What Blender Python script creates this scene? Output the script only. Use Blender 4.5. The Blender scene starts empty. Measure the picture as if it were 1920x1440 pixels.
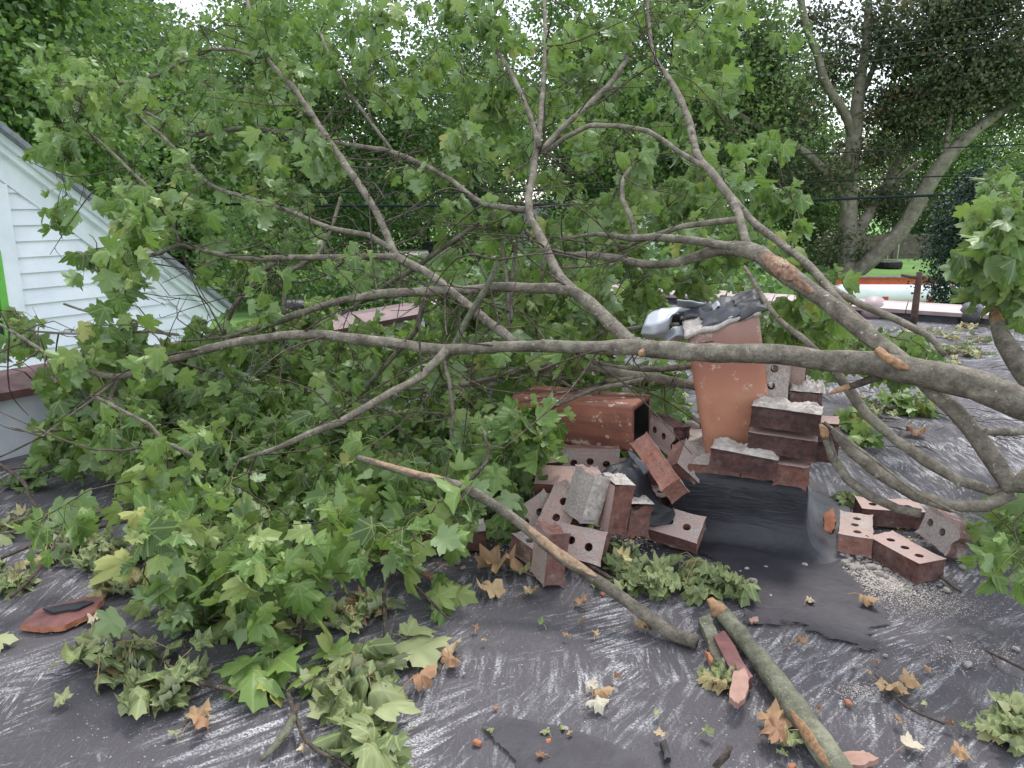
import bpy, bmesh, math, random
import numpy as np
from mathutils import Vector, Matrix, Euler, noise as mnoise

random.seed(7)
rng = np.random.default_rng(7)
S = bpy.context.scene
COL = S.collection
R = math.radians

# ------------------------------------------------------------------ camera, world, sun, exposure
H = 1.05            # eye above the roof
FPX = 1440.0        # focal length in pixels of the 1920 px photograph
PITCH = math.atan(340.0 / FPX)
GROUND = -2.95      # the yards below the roof
cam_d = bpy.data.cameras.new("camera")
cam = bpy.data.objects.new("camera", cam_d)
COL.objects.link(cam)
cam.location = (0, 0, H)
cam.rotation_euler = (math.pi / 2 - PITCH, 0, 0)
cam_d.sensor_width = 36
cam_d.lens = 36 * FPX / 1920
cam_d.clip_start = 0.02
cam_d.clip_end = 2000
S.camera = cam

W = bpy.data.worlds.new("World")
S.world = W
W.use_nodes = True
wn = W.node_tree
wn.nodes.clear()
SUN_EL, SUN_AZ = R(58), R(25)      # azimuth measured from +Y towards +X
sky = wn.nodes.new("ShaderNodeTexSky")
sky.sky_type = 'NISHITA'
sky.sun_disc = False
sky.sun_elevation = SUN_EL
sky.sun_rotation = SUN_AZ
b1 = wn.nodes.new("ShaderNodeBackground")
b1.inputs[1].default_value = 0.07
b2 = wn.nodes.new("ShaderNodeBackground")   # bright even cloud cover
b2.inputs[0].default_value = (0.97, 0.98, 1.0, 1)
b2.inputs[1].default_value = 0.72
ad = wn.nodes.new("ShaderNodeAddShader")
wo = wn.nodes.new("ShaderNodeOutputWorld")
wn.links.new(sky.outputs[0], b1.inputs[0])
wn.links.new(b1.outputs[0], ad.inputs[0])
wn.links.new(b2.outputs[0], ad.inputs[1])
wn.links.new(ad.outputs[0], wo.inputs[0])

sd = bpy.data.lights.new("sun", 'SUN')
sd.energy = 1.5
sd.angle = R(11)
sd.color = (1, 0.96, 0.9)
sun = bpy.data.objects.new("sun", sd)
COL.objects.link(sun)
sdir = Vector((math.sin(SUN_AZ) * math.cos(SUN_EL), math.cos(SUN_AZ) * math.cos(SUN_EL), math.sin(SUN_EL)))
sun.rotation_euler = (-sdir).to_track_quat('-Z', 'Y').to_euler()
sun.location = (4, 6, 20)

S.view_settings.view_transform = 'Standard'
S.view_settings.look = 'None'
S.view_settings.exposure = 0.9
S.view_settings.gamma = 1.0
S.view_settings.use_curve_mapping = False
S.cycles.max_bounces = 6
S.cycles.diffuse_bounces = 3
S.cycles.glossy_bounces = 2
S.cycles.transmission_bounces = 4
S.cycles.transparent_max_bounces = 4

# ------------------------------------------------------------------ photograph measurements -> metres
CP, SP = math.cos(PITCH), math.sin(PITCH)
def ray(px, py):
    x = (px - 960) / FPX
    y = -(py - 720) / FPX
    return np.array([x, CP + y * SP, -SP + y * CP])
def P(px, py, d):                       # point at distance d (metres along +Y)
    r = ray(px, py)
    return np.array([0, 0, H]) + r * (d / r[1])
def G(px, py, z=0.0):                   # point at height z
    r = ray(px, py)
    return np.array([0, 0, H]) + r * ((z - H) / r[2])
def PL(px, py, o, n):                   # point on a vertical plane
    r = ray(px, py)
    c = np.array([0, 0, H])
    return c + r * (np.dot(np.array(o) - c, n) / np.dot(r, n))

# ------------------------------------------------------------------ object helpers
def tag(o, label=None, cat=None, group=None, kind=None):
    if label: o['label'] = label
    if cat: o['category'] = cat
    if group: o['group'] = group
    if kind: o['kind'] = kind
    return o
def empty(name, loc, label, cat, group=None, rot=None):
    o = bpy.data.objects.new(name, None)
    COL.objects.link(o)
    o.location = tuple(loc)
    o.empty_display_size = 0.1
    if rot: o.rotation_euler = rot
    return tag(o, label, cat, group)
def mesh(name, verts, faces, mats, parent=None, smooth=True, tint=None, midx=None, world=True, blade=None):
    """verts in world metres (world=True) or in the parent's own frame"""
    me = bpy.data.meshes.new(name)
    v = np.asarray(verts, dtype=np.float64)
    o = bpy.data.objects.new(name, me)
    if parent is not None:
        o.parent = parent
        if world:
            v = v - np.array(parent.location)
    elif world:
        c = np.array([(v[:, 0].min() + v[:, 0].max()) / 2, (v[:, 1].min() + v[:, 1].max()) / 2, v[:, 2].min()])
        v = v - c
        o.location = c
    if isinstance(faces, np.ndarray):
        k = faces.shape[1]
        me.vertices.add(len(v)); me.vertices.foreach_set("co", v.astype(np.float32).ravel())
        me.loops.add(faces.size); me.loops.foreach_set("vertex_index", faces.astype(np.int32).ravel())
        me.polygons.add(len(faces)); me.polygons.foreach_set("loop_start", np.arange(0, faces.size, k, dtype=np.int32))
        me.update(calc_edges=True)
    else:
        me.from_pydata([tuple(p) for p in v], [], [tuple(f) for f in faces])
    for m in (mats if isinstance(mats, (list, tuple)) else [mats]):
        me.materials.append(m)
    if midx is not None:
        me.polygons.foreach_set("material_index", np.asarray(midx, dtype=np.int32))
    if smooth:
        me.polygons.foreach_set("use_smooth", np.ones(len(me.polygons), dtype=bool))
    if tint is not None:
        a = me.attributes.new("tint", 'FLOAT', 'POINT')
        a.data.foreach_set("value", np.asarray(tint, dtype=np.float32))
    if blade is not None:
        a = me.attributes.new("blade", 'FLOAT_VECTOR', 'POINT')
        a.data.foreach_set("vector", np.asarray(blade, dtype=np.float32).ravel())
    me.update()
    COL.objects.link(o)
    return o
class Geo:
    def __init__(s): s.v, s.f, s.n = [], [], 0
    def add(s, v, f):
        v = np.asarray(v, float)
        s.v.append(v); s.f += [tuple(i + s.n for i in q) for q in f]; s.n += len(v)
    def box(s, c, ex, ey, ez, dx, dy, dz):
        c, ex, ey, ez = (np.asarray(a, float) for a in (c, ex, ey, ez))
        v = [c + ex * dx * a + ey * dy * b + ez * dz * d for d in (-.5, .5) for a, b in ((-.5, -.5), (.5, -.5), (.5, .5), (-.5, .5))]
        s.add(v, [(3, 2, 1, 0), (4, 5, 6, 7), (0, 1, 5, 4), (1, 2, 6, 5), (2, 3, 7, 6), (3, 0, 4, 7)])
    def abox(s, x0, x1, y0, y1, z0, z1):
        s.box(((x0 + x1) / 2, (y0 + y1) / 2, (z0 + z1) / 2), (1, 0, 0), (0, 1, 0), (0, 0, 1), x1 - x0, y1 - y0, z1 - z0)
    def verts(s): return np.concatenate(s.v)
    def make(s, name, m, parent=None, smooth=False, **k): return mesh(name, s.verts(), s.f, m, parent, smooth, **k)

def catmull(pts, step):
    pts = np.asarray(pts, float)
    n = len(pts)
    if n < 2: return pts
    out = []
    for i in range(n - 1):
        p0, p1, p2, p3 = pts[max(i - 1, 0)], pts[i], pts[i + 1], pts[min(i + 2, n - 1)]
        k = max(1, int(np.linalg.norm((p2 - p1)[:3]) / step))
        for j in range(k):
            t = j / k
            out.append(.5 * ((2 * p1) + (-p0 + p2) * t + (2 * p0 - 5 * p1 + 4 * p2 - p3) * t * t + (-p0 + 3 * p1 - 3 * p2 + p3) * t ** 3))
    out.append(pts[-1])
    return np.array(out)
def tube(path, rad, sides=8, bump=0.0, seed=0.0):
    """closed tapering tube along a path; bump roughens the radius"""
    path = np.asarray(path, float); rad = np.asarray(rad, float)
    n = len(path)
    tan = np.gradient(path, axis=0)
    tan /= np.linalg.norm(tan, axis=1)[:, None] + 1e-9
    u = np.cross(tan[0], [0.13, 0.3, 1.0]); u /= np.linalg.norm(u) + 1e-9
    V = []
    ang = np.arange(sides) * 2 * math.pi / sides
    for i in range(n):
        u = u - tan[i] * np.dot(u, tan[i]); u /= np.linalg.norm(u) + 1e-9
        w = np.cross(tan[i], u)
        for a in ang:
            d = u * math.cos(a) + w * math.sin(a)
            r = rad[i]
            if bump:
                q = path[i] / (rad[i] * 3 + .004) + d * 1.3
                r *= 1 + bump * mnoise.noise(Vector(q) + Vector((seed, 0, 0)))
            V.append(path[i] + d * r)
    F = []
    for i in range(n - 1):
        for j in range(sides):
            k = (j + 1) % sides
            F.append((i * sides + j, i * sides + k, (i + 1) * sides + k, (i + 1) * sides + j))
    F.append(tuple(range(sides - 1, -1, -1)))
    F.append(tuple((n - 1) * sides + j for j in range(sides)))
    return np.array(V), F

# ------------------------------------------------------------------ node material helpers
def newmat(name):
    m = bpy.data.materials.new(name)
    m.use_nodes = True
    nt = m.node_tree
    nt.nodes.clear()
    out = nt.nodes.new("ShaderNodeOutputMaterial")
    b = nt.nodes.new("ShaderNodeBsdfPrincipled")
    nt.links.new(b.outputs[0], out.inputs[0])
    return m, nt, b, out
def N(nt, typ, **kw):
    n = nt.nodes.new(typ)
    for k, v in kw.items():
        if k in n.inputs.keys() if isinstance(k, str) else False:
            n.inputs[k].default_value = v
        else:
            setattr(n, k, v)
    return n
def ramp(nt, src, stops, interp='LINEAR'):
    n = nt.nodes.new("ShaderNodeValToRGB")
    cr = n.color_ramp
    cr.interpolation = interp
    while len(cr.elements) < len(stops): cr.elements.new(0.5)
    for e, (p, c) in zip(cr.elements, stops):
        e.position = p
        e.color = (c, c, c, 1) if isinstance(c, (int, float)) else (*c, 1)
    nt.links.new(src, n.inputs[0])
    return n.outputs[0]
def noise(nt, vec, scale, detail=4, rough=.55, dist=0.0):
    n = nt.nodes.new("ShaderNodeTexNoise")
    n.inputs['Scale'].default_value = scale
    n.inputs['Detail'].default_value = detail
    n.inputs['Roughness'].default_value = rough
    n.inputs['Distortion'].default_value = dist
    nt.links.new(vec, n.inputs['Vector'])
    return n.outputs['Fac']
def mapping(nt, vec, scale=(1, 1, 1), rot=(0, 0, 0), loc=(0, 0, 0)):
    n = nt.nodes.new("ShaderNodeMapping")
    n.inputs['Scale'].default_value = scale
    n.inputs['Rotation'].default_value = rot
    n.inputs['Location'].default_value = loc
    nt.links.new(vec, n.inputs['Vector'])
    return n.outputs[0]
def mix(nt, fac, a, b, mode='MIX'):
    n = nt.nodes.new("ShaderNodeMix")
    n.data_type = 'RGBA'
    n.blend_type = mode
    for s, x in ((0, fac), (6, a), (7, b)):
        if hasattr(x, 'links'): nt.links.new(x, n.inputs[s])
        elif s == 0: n.inputs[0].default_value = x
        else: n.inputs[s].default_value = (*x, 1)
    return n.outputs[2]
def mth(nt, op, a, b=0.0, clamp=False):
    n = nt.nodes.new("ShaderNodeMath")
    n.operation = op
    n.use_clamp = clamp
    for s, x in ((0, a), (1, b)):
        if hasattr(x, 'links'): nt.links.new(x, n.inputs[s])
        else: n.inputs[s].default_value = x
    return n.outputs[0]
def bump(nt, b, h, strength=.4, dist=.01):
    n = nt.nodes.new("ShaderNodeBump")
    n.inputs['Strength'].default_value = strength
    n.inputs['Distance'].default_value = dist
    nt.links.new(h, n.inputs['Height'])
    nt.links.new(n.outputs[0], b.inputs['Normal'])
def coords(nt, kind='Object'):
    return nt.nodes.new("ShaderNodeTexCoord").outputs[kind]
def simple(name, col, rough=.7, var=.25, scale=12, bmp=.15, metal=0.0, spec=.4):
    m, nt, b, _ = newmat(name)
    c = coords(nt)
    f = noise(nt, c, scale, 6, .6)
    lo = tuple(max(0, x * (1 - var)) for x in col); hi = tuple(min(1, x * (1 + var)) for x in col)
    nt.links.new(ramp(nt, f, [(.3, lo), (.7, hi)]), b.inputs['Base Color'])
    b.inputs['Roughness'].default_value = rough
    b.inputs['Metallic'].default_value = metal
    b.inputs['Specular IOR Level'].default_value = spec
    if bmp: bump(nt, b, f, bmp, .004)
    return m

def leaf_mat(name, stops, back=(.2, .28, .14), backfac=.5, transl=.3, rough=.5, veins=False):
    m, nt, b, out = newmat(name)
    at = N(nt, "ShaderNodeAttribute"); at.attribute_name = "tint"
    c = ramp(nt, at.outputs['Fac'], stops)
    nz = noise(nt, coords(nt), 45, 3)
    c = mix(nt, mth(nt, 'MULTIPLY', nz, .35), c, tuple(x * .55 for x in stops[len(stops) // 2][1]))
    if veins:        # pale midrib and side veins
        lu = N(nt, "ShaderNodeAttribute"); lu.attribute_name = "blade"
        sp = N(nt, "ShaderNodeSeparateXYZ"); nt.links.new(lu.outputs['Vector'], sp.inputs[0])
        ax = mth(nt, 'ABSOLUTE', sp.outputs[0]); yy = sp.outputs[1]
        ds = None
        for an in (90, 47, 5):
            ca, sa = math.cos(math.radians(an)), math.sin(math.radians(an))
            dd = mth(nt, 'ABSOLUTE', mth(nt, 'SUBTRACT', mth(nt, 'MULTIPLY', ax, sa), mth(nt, 'MULTIPLY', yy, ca)))
            ds = dd if ds is None else mth(nt, 'MINIMUM', ds, dd)
        # fine side veins
        fv = mth(nt, 'MULTIPLY', mth(nt, 'POWER', mth(nt, 'ABSOLUTE', mth(nt, 'SINE', mth(nt, 'ADD', mth(nt, 'MULTIPLY', yy, 38.0), mth(nt, 'MULTIPLY', ax, -30.0)))), 8.0), .22)
        vf = mth(nt, 'ADD', ramp(nt, ds, [(.008, .6), (.035, 0.0)]), fv, True)
        c = mix(nt, vf, c, (.30, .36, .14))
    g = N(nt, "ShaderNodeNewGeometry")
    c2 = mix(nt, mth(nt, 'MULTIPLY', g.outputs['Backfacing'], backfac), c, back)
    nt.links.new(c2, b.inputs['Base Color'])
    b.inputs['Roughness'].default_value = rough
    b.inputs['Specular IOR Level'].default_value = .35
    tr = N(nt, "ShaderNodeBsdfTranslucent")
    nt.links.new(mix(nt, .6, c2, (.25, .42, .06), 'MIX') if transl > .25 else c2, tr.inputs[0])
    ms = N(nt, "ShaderNodeMixShader")
    ms.inputs[0].default_value = transl
    nt.links.new(b.outputs[0], ms.inputs[1]); nt.links.new(tr.outputs[0], ms.inputs[2])
    nt.links.new(ms.outputs[0], out.inputs[0])
    return m

M = {}
GREEN = [(0.0, (.03, .068, .02)), (.3, (.062, .13, .034)), (.6, (.122, .228, .052)), (.82, (.20, .305, .08)), (.95, (.30, .345, .11)), (1.0, (.46, .44, .13))]
M['leaf'] = leaf_mat("maple_leaf", GREEN, back=(.25, .34, .18), backfac=.7, rough=.42, veins=True)
WILT = [(0.0, (.07, .11, .035)), (.3, (.14, .19, .065)), (.6, (.25, .29, .125)), (.78, (.36, .38, .2)), (.9, (.42, .34, .15)), (1.0, (.3, .16, .08))]
M['wilt'] = leaf_mat("wilted_leaf", WILT, back=(.36, .40, .27), backfac=.6, transl=.15, veins=True)
DRY = [(0.0, (.17, .09, .065)), (.3, (.33, .18, .10)), (.6, (.40, .265, .14)), (.8, (.47, .36, .21)), (1.0, (.55, .51, .40))]
M['dry'] = leaf_mat("dry_leaf", DRY, back=(.42, .3, .18), backfac=.4, transl=.08, rough=.7)
M['crown_dark'] = leaf_mat("dark_foliage", [(0, (.036, .078, .03)), (.5, (.078, .152, .055)), (1, (.16, .26, .085))], back=(.10, .15, .08), backfac=.2, transl=.32)
M['crown_mid'] = leaf_mat("mid_foliage", [(0, (.05, .105, .034)), (.5, (.105, .20, .06)), (1, (.20, .31, .09))], back=(.12, .17, .09), backfac=.2, transl=.35)
M['crown_light'] = leaf_mat("light_foliage", [(0, (.075, .135, .042)), (.5, (.145, .235, .07)), (1, (.26, .345, .10))], back=(.15, .2, .1), backfac=.3, transl=.25)
M['crown_brown'] = leaf_mat("sycamore_foliage", [(0, (.045, .068, .035)), (.5, (.078, .112, .052)), (.9, (.14, .16, .065)), (1, (.18, .12, .065))], back=(.09, .095, .06), backfac=.3, transl=.2)
M['conifer'] = leaf_mat("conifer_foliage", [(0, (.012, .028, .02)), (.5, (.022, .048, .032)), (1, (.045, .08, .045))], back=(.03, .05, .03), backfac=.2, transl=.1)

def bark_mat(name, dark, mid, light, lichen=.35, sc=1.0):
    m, nt, b, _ = newmat(name)
    c = coords(nt)
    f = noise(nt, c, 22 * sc, 7, .65)
    g = noise(nt, mapping(nt, c, (60 * sc, 60 * sc, 60 * sc)), 2.2, 4)
    base = ramp(nt, f, [(.28, dark), (.5, mid), (.72, light)])
    base = mix(nt, mth(nt, 'MULTIPLY', ramp(nt, g, [(.5, 0.0), (.62, 1.0)]), .35), base, dark)
    l = ramp(nt, noise(nt, c, 9 * sc, 5, .7), [(.55, 0.0), (.66, 1.0)])
    base = mix(nt, mth(nt, 'MULTIPLY', l, lichen), base, (.27, .27, .19))
    sp = ramp(nt, noise(nt, c, 70 * sc, 2, .5), [(.69, 0.0), (.73, 1.0)])
    base = mix(nt, mth(nt, 'MULTIPLY', sp, .7), base, (.45, .45, .4))
    nt.links.new(base, b.inputs['Base Color'])
    b.inputs['Roughness'].default_value = .85
    b.inputs['Specular IOR Level'].default_value = .2
    bump(nt, b, mth(nt, 'ADD', f, mth(nt, 'MULTIPLY', g, .6)), .9, .009)
    return m
M['bark'] = bark_mat("grey_bark", (.066, .057, .045), (.172, .15, .118), (.31, .28, .22), .5)
M['twig'] = bark_mat("twig_bark", (.04, .03, .026), (.095, .075, .06), (.18, .145, .115), .2, 2)
M['lichen_bark'] = bark_mat("lichen_bark", (.075, .075, .05), (.16, .16, .115), (.27, .27, .2), .6, 1.3)
M['syc_bark'] = bark_mat("pale_bark", (.11, .095, .075), (.21, .185, .15), (.33, .30, .25), .1, .12)
M['tree_bark'] = bark_mat("dark_bark", (.03, .026, .02), (.07, .058, .045), (.12, .1, .08), .1, .15)
M['wood'] = simple("split_wood", (.29, .17, .09), .8, .5, 80, .6)
M['raw'] = simple("torn_bark", (.23, .135, .09), .9, .55, 70, .9)
M['stripped'] = simple("stripped_wood", (.30, .205, .13), .85, .5, 55, .6)

# roof felt with worn white brush strokes
m, nt, b, _ = newmat("roof_felt")
c = coords(nt)
warp = N(nt, "ShaderNodeTexNoise"); warp.inputs['Scale'].default_value = 1.3; warp.inputs['Detail'].default_value = 2
nt.links.new(c, warp.inputs['Vector'])
wc = mix(nt, .12, c, warp.outputs['Color'], 'ADD')
def strokes(vs, seed, aniso, lo, hi, patch, plo, phi):
    sh = mapping(nt, wc, (1, 1, 0), loc=(seed, seed * 1.7, 0))
    vo = N(nt, "ShaderNodeTexVoronoi"); vo.inputs['Scale'].default_value = vs
    nt.links.new(sh, vo.inputs['Vector'])
    sep = N(nt, "ShaderNodeSeparateColor"); nt.links.new(vo.outputs['Color'], sep.inputs[0])
    rot = N(nt, "ShaderNodeVectorRotate"); rot.rotation_type = 'Z_AXIS'
    nt.links.new(sh, rot.inputs['Vector'])
    nt.links.new(mth(nt, 'ADD', mth(nt, 'MULTIPLY', sep.outputs[0], 1.5), -.2), rot.inputs['Angle'])
    st = noise(nt, mapping(nt, rot.outputs[0], aniso), 1.0, 5, .6)
    lvl = mth(nt, 'ADD', st, mth(nt, 'MULTIPLY', mth(nt, 'SUBTRACT', sep.outputs[1], .5), .10))
    pm = ramp(nt, noise(nt, sh, patch, 3, .6), [(plo, 0.0), (phi, 1.0)])
    return mth(nt, 'MULTIPLY', ramp(nt, lvl, [(lo, 0.0), (hi, 1.0)]), pm)
s1 = strokes(1.9, 3.1, (52, 7, 1), .50, .63, 2.0, .465, .59)
s2 = strokes(3.3, 11.7, (115, 12, 1), .51, .63, 3.3, .48, .60)
s3 = strokes(1.1, 23.0, (38, 4, 1), .54, .65, 1.2, .48, .60)
grit = ramp(nt, noise(nt, c, 190, 3, .7), [(.42, .08), (.58, 1.0)])
spk = ramp(nt, noise(nt, c, 120, 2, .5), [(.68, 0.0), (.72, 1.0)])
spk = mth(nt, 'MULTIPLY', spk, ramp(nt, noise(nt, c, 2.4, 3), [(.45, 0.0), (.6, 1.0)]))
tot = mth(nt, 'MULTIPLY', mth(nt, 'MAXIMUM', mth(nt, 'MAXIMUM', s1, s2), s3), grit)
tot = mth(nt, 'MAXIMUM', tot, mth(nt, 'MULTIPLY', spk, .7))
fine = noise(nt, c, 260, 3, .7)
weave = noise(nt, mapping(nt, c, (240, 30, 1), (0, 0, .5)), 1.0, 2)
big = noise(nt, c, 1.1, 4, .6)
basec = ramp(nt, big, [(.3, (.076, .071, .075)), (.7, (.124, .117, .123))])
basec = mix(nt, mth(nt, 'MULTIPLY', ramp(nt, fine, [(.35, 0.0), (.7, 1.0)]), .5), basec, (.035, .032, .04))
basec = mix(nt, mth(nt, 'MULTIPLY', ramp(nt, weave, [(.55, 0.0), (.75, 1.0)]), .3), basec, (.2, .19, .21))
colr = mix(nt, mth(nt, 'MULTIPLY', tot, .86), basec, (.58, .575, .585))
nt.links.new(colr, b.inputs['Base Color'])
b.inputs['Roughness'].default_value = .88
b.inputs['Specular IOR Level'].default_value = .2
bump(nt, b, mth(nt, 'ADD', fine, mth(nt, 'MULTIPLY', tot, .5)), .35, .003)
M['roof'] = m

def tar(name, col, rough):
    m, nt, b, _ = newmat(name)
    c = coords(nt)
    f = noise(nt, c, 14, 6, .6, .4)
    w = noise(nt, mapping(nt, c, (6, 6, 46)), 1.0, 4, .6, .6)
    nt.links.new(ramp(nt, f, [(.3, tuple(x * .7 for x in col)), (.7, tuple(x * 1.45 for x in col))]), b.inputs['Base Color'])
    b.inputs['Roughness'].default_value = rough
    bump(nt, b, mth(nt, 'ADD', f, w), .5, .009)
    return m
M['tar'] = tar("black_tar", (.02, .02, .026), .5)
M['tar_flat'] = tar("worn_tar", (.03, .027, .034), .6)
def brushed(m):
    nt = m.node_tree
    at = N(nt, "ShaderNodeAttribute"); at.attribute_name = "tint"
    c = coords(nt)
    n1 = noise(nt, mapping(nt, c, (9, 40, 1), (0, 0, .5)), 1.0, 5, .65)
    n2 = noise(nt, c, 8, 4, .6)
    v = mth(nt, 'ADD', at.outputs['Fac'], mth(nt, 'MULTIPLY', mth(nt, 'SUBTRACT', mth(nt, 'ADD', n1, n2), 1.0), 1.1))
    out = [n for n in nt.nodes if n.type == 'OUTPUT_MATERIAL'][0]
    b = [n for n in nt.nodes if n.type == 'BSDF_PRINCIPLED'][0]
    nt.links.new(ramp(nt, v, [(.30, 0.0), (.42, .92)]), b.inputs['Alpha'])
brushed(M['tar_flat'])
M['membrane'] = tar("grey_membrane", (.06, .06, .07), .55)

def brick_mats():
    out = []
    for bed in (0, 1):
        m, nt, b, _ = newmat("brick_bed" if bed else "brick_face")
        c = coords(nt)
        oi = N(nt, "ShaderNodeObjectInfo")
        off = N(nt, "ShaderNodeVectorMath"); off.operation = 'ADD'
        sc = N(nt, "ShaderNodeVectorMath"); sc.operation = 'SCALE'
        nt.links.new(oi.outputs['Location'], sc.inputs[0]); sc.inputs['Scale'].default_value = 7.0
        nt.links.new(c, off.inputs[0]); nt.links.new(sc.outputs[0], off.inputs[1])
        c = off.outputs[0]
        tone = N(nt, "ShaderNodeAttribute"); tone.attribute_type = 'OBJECT'; tone.attribute_name = "tone"
        mor = N(nt, "ShaderNodeAttribute"); mor.attribute_type = 'OBJECT'; mor.attribute_name = "mortar"
        f = noise(nt, c, 60, 6, .65)
        big = noise(nt, c, 13, 5, .65)
        dark = ramp(nt, f, [(.3, (.038, .022, .022)), (.7, (.10, .055, .05))])
        red = ramp(nt, f, [(.3, (.19, .078, .058)), (.7, (.37, .175, .13))])
        tn = mth(nt, 'ADD', tone.outputs['Fac'], mth(nt, 'MULTIPLY', mth(nt, 'SUBTRACT', big, .55), .9), True)
        base = mix(nt, tn, dark, red)
        if bed: base = mix(nt, .8, base, (.53, .385, .34))
        base = mix(nt, mth(nt, 'MULTIPLY', ramp(nt, noise(nt, c, 230, 2), [(.62, 0.0), (.7, 1.0)]), .5), base, (.03, .02, .02))
        mn = noise(nt, c, 17, 7, .72)
        th = mth(nt, 'SUBTRACT', mth(nt, 'ADD', mn, mth(nt, 'MULTIPLY', mor.outputs['Fac'], .42 if bed else .34)), .70 if bed else .78)
        mask = mth(nt, 'MULTIPLY', th, 6, True)
        haze_ = mth(nt, 'MULTIPLY', mth(nt, 'ADD', th, .22), 1.6, True)
        base = mix(nt, mth(nt, 'MULTIPLY', haze_, .55), base, (.42, .33, .30))
        grain = noise(nt, c, 150, 3, .7)
        morc = ramp(nt, grain, [(.3, (.28, .245, .22)), (.7, (.54, .49, .45))])
        nt.links.new(mix(nt, mth(nt, 'MULTIPLY', mask, .9), base, morc), b.inputs['Base Color'])
        b.inputs['Roughness'].default_value = .9
        b.inputs['Specular IOR Level'].default_value = .2
        bump(nt, b, mth(nt, 'ADD', mth(nt, 'ADD', f, grain), mth(nt, 'MULTIPLY', mask, .8)), .6, .004)
        out.append(m)
    return out
M['brick'] = brick_mats()
m, nt, b, _ = newmat("mortar")
c = coords(nt)
f = noise(nt, c, 60, 6, .7)
nt.links.new(ramp(nt, f, [(.3, (.27, .235, .21)), (.7, (.58, .53, .48))]), b.inputs['Base Color'])
b.inputs['Roughness'].default_value = .95
bump(nt, b, f, .7, .006)
M['mortar'] = m

def clay(name, top_pale, axis_dark):
    m, nt, b, _ = newmat(name)
    c = coords(nt)
    f = noise(nt, c, 9, 6, .6)
    base = ramp(nt, f, [(.3, (.48, .195, .115)), (.7, (.60, .30, .19))] if not axis_dark else [(.3, (.20, .07, .045)), (.7, (.42, .165, .095))])
    if axis_dark:      # sooty, streaked along the length
        s = noise(nt, mapping(nt, c, (30, 30, 3)), 1.0, 6, .65)
        base = mix(nt, ramp(nt, s, [(.40, 0.0), (.6, .8)]), base, (.12, .05, .038))
    z = N(nt, "ShaderNodeSeparateXYZ"); nt.links.new(c, z.inputs[0])
    if top_pale:
        zz = mth(nt, 'ADD', z.outputs[2], mth(nt, 'MULTIPLY', f, .12))
        base = mix(nt, ramp(nt, zz, [(.46, 0.0), (.55, .75)]), base, (.42, .17, .13))
        base = mix(nt, ramp(nt, mth(nt, 'MULTIPLY', zz, 1.0), [(.56, 0.0), (.66, .7)]), base, (.5, .36, .31))
    w = ramp(nt, noise(nt, c, 22, 5, .7), [(.585, 0.0), (.64, .8)])
    base = mix(nt, mth(nt, 'MULTIPLY', noise(nt, c, 3.5, 4), .5), base, (.26, .10, .07))
    base = mix(nt, w, base, (.62, .5, .42))
    nt.links.new(base, b.inputs['Base Color'])
    b.inputs['Roughness'].default_value = .65
    bump(nt, b, noise(nt, c, 70, 5), .2, .003)
    return m
M['clay_up'] = clay("orange_clay", True, False)
M['clay_down'] = clay("sooty_clay", False, True)
M['soot'] = simple("soot", (.025, .022, .022), .9)
M['clay_tile'] = simple("maroon_tile", (.15, .06, .055), .6, .35, 30, .3)
M['clay_edge'] = simple("fresh_clay", (.38, .155, .085), .85, .35, 40, .5)
M['pink_tile'] = simple("pink_clay", (.33, .20, .155), .8, .2, 40, .3)
M['coping'] = simple("coping_tile", (.36, .27, .27), .5, .2, 8, .1)
M['coping_red'] = simple("maroon_coping", (.13, .066, .066), .5, .45, 10, .2)
M['metal'] = simple("galvanised_sheet", (.52, .545, .58), .45, .1, 9, .08, .45)
M['lead'] = simple("dark_flashing", (.05, .05, .055), .5, .4, 25, .4)
M['white_wall'] = simple("painted_wall", (.62, .64, .68), .6, .15, 6, .1)
M['rust'] = simple("rusty_steel", (.085, .05, .038), .85, .5, 25, .3)
M['black'] = simple("black_rubber", (.02, .02, .022), .6, .3, 15, .1)
M['cable'] = simple("cable_black", (.02, .028, .03), .95, .1, 5, 0, spec=.05)
M['wire'] = simple("cable_grey", (.05, .06, .06), .95, .1, 5, 0, spec=.05)
M['tank_white'] = simple("tank_white", (.72, .74, .76), .4, .08, 2, 0)
M['orange'] = simple("orange_paint", (.6, .12, .04), .5, .2, 3, .05)
M['red_paint'] = simple("dull_red_paint", (.32, .06, .04), .5, .2, 3, .05)
M['fence'] = simple("weathered_boards", (.19, .16, .14), .9, .3, 5, .2)
M['shingle'] = simple("roof_shingles", (.2, .21, .23), .9, .25, 20, .3)
M['glass'] = simple("window_glass", (.03, .035, .04), .1, .1, 2, 0)
M['green_trim'] = simple("lime_green_trim", (.13, .42, .06), .5, .12, 5, 0)
M['car'] = simple("dark_car_paint", (.02, .022, .028), .3, .1, 2, 0)
M['road'] = simple("concrete_drive", (.48, .46, .43), .9, .15, 1, .1)

# lap siding, scuffed white paint
m, nt, b, _ = newmat("siding_paint")
c = coords(nt)
base = ramp(nt, noise(nt, c, 3, 5, .6), [(.3, (.66, .69, .75)), (.7, (.78, .80, .85))])
chip = ramp(nt, noise(nt, mapping(nt, c, (1, 1, 5)), 14, 4, .7), [(.68, 0.0), (.71, .7)])
base = mix(nt, chip, base, (.3, .28, .27))
base = mix(nt, mth(nt, 'MULTIPLY', ramp(nt, noise(nt, mapping(nt, c, (1.5, 1.5, .5)), 2.5, 6, .7), [(.5, 0.0), (.75, 1.0)]), .35), base, (.42, .42, .40))
nt.links.new(base, b.inputs['Base Color'])
b.inputs['Roughness'].default_value = .55
M['siding'] = m

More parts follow.
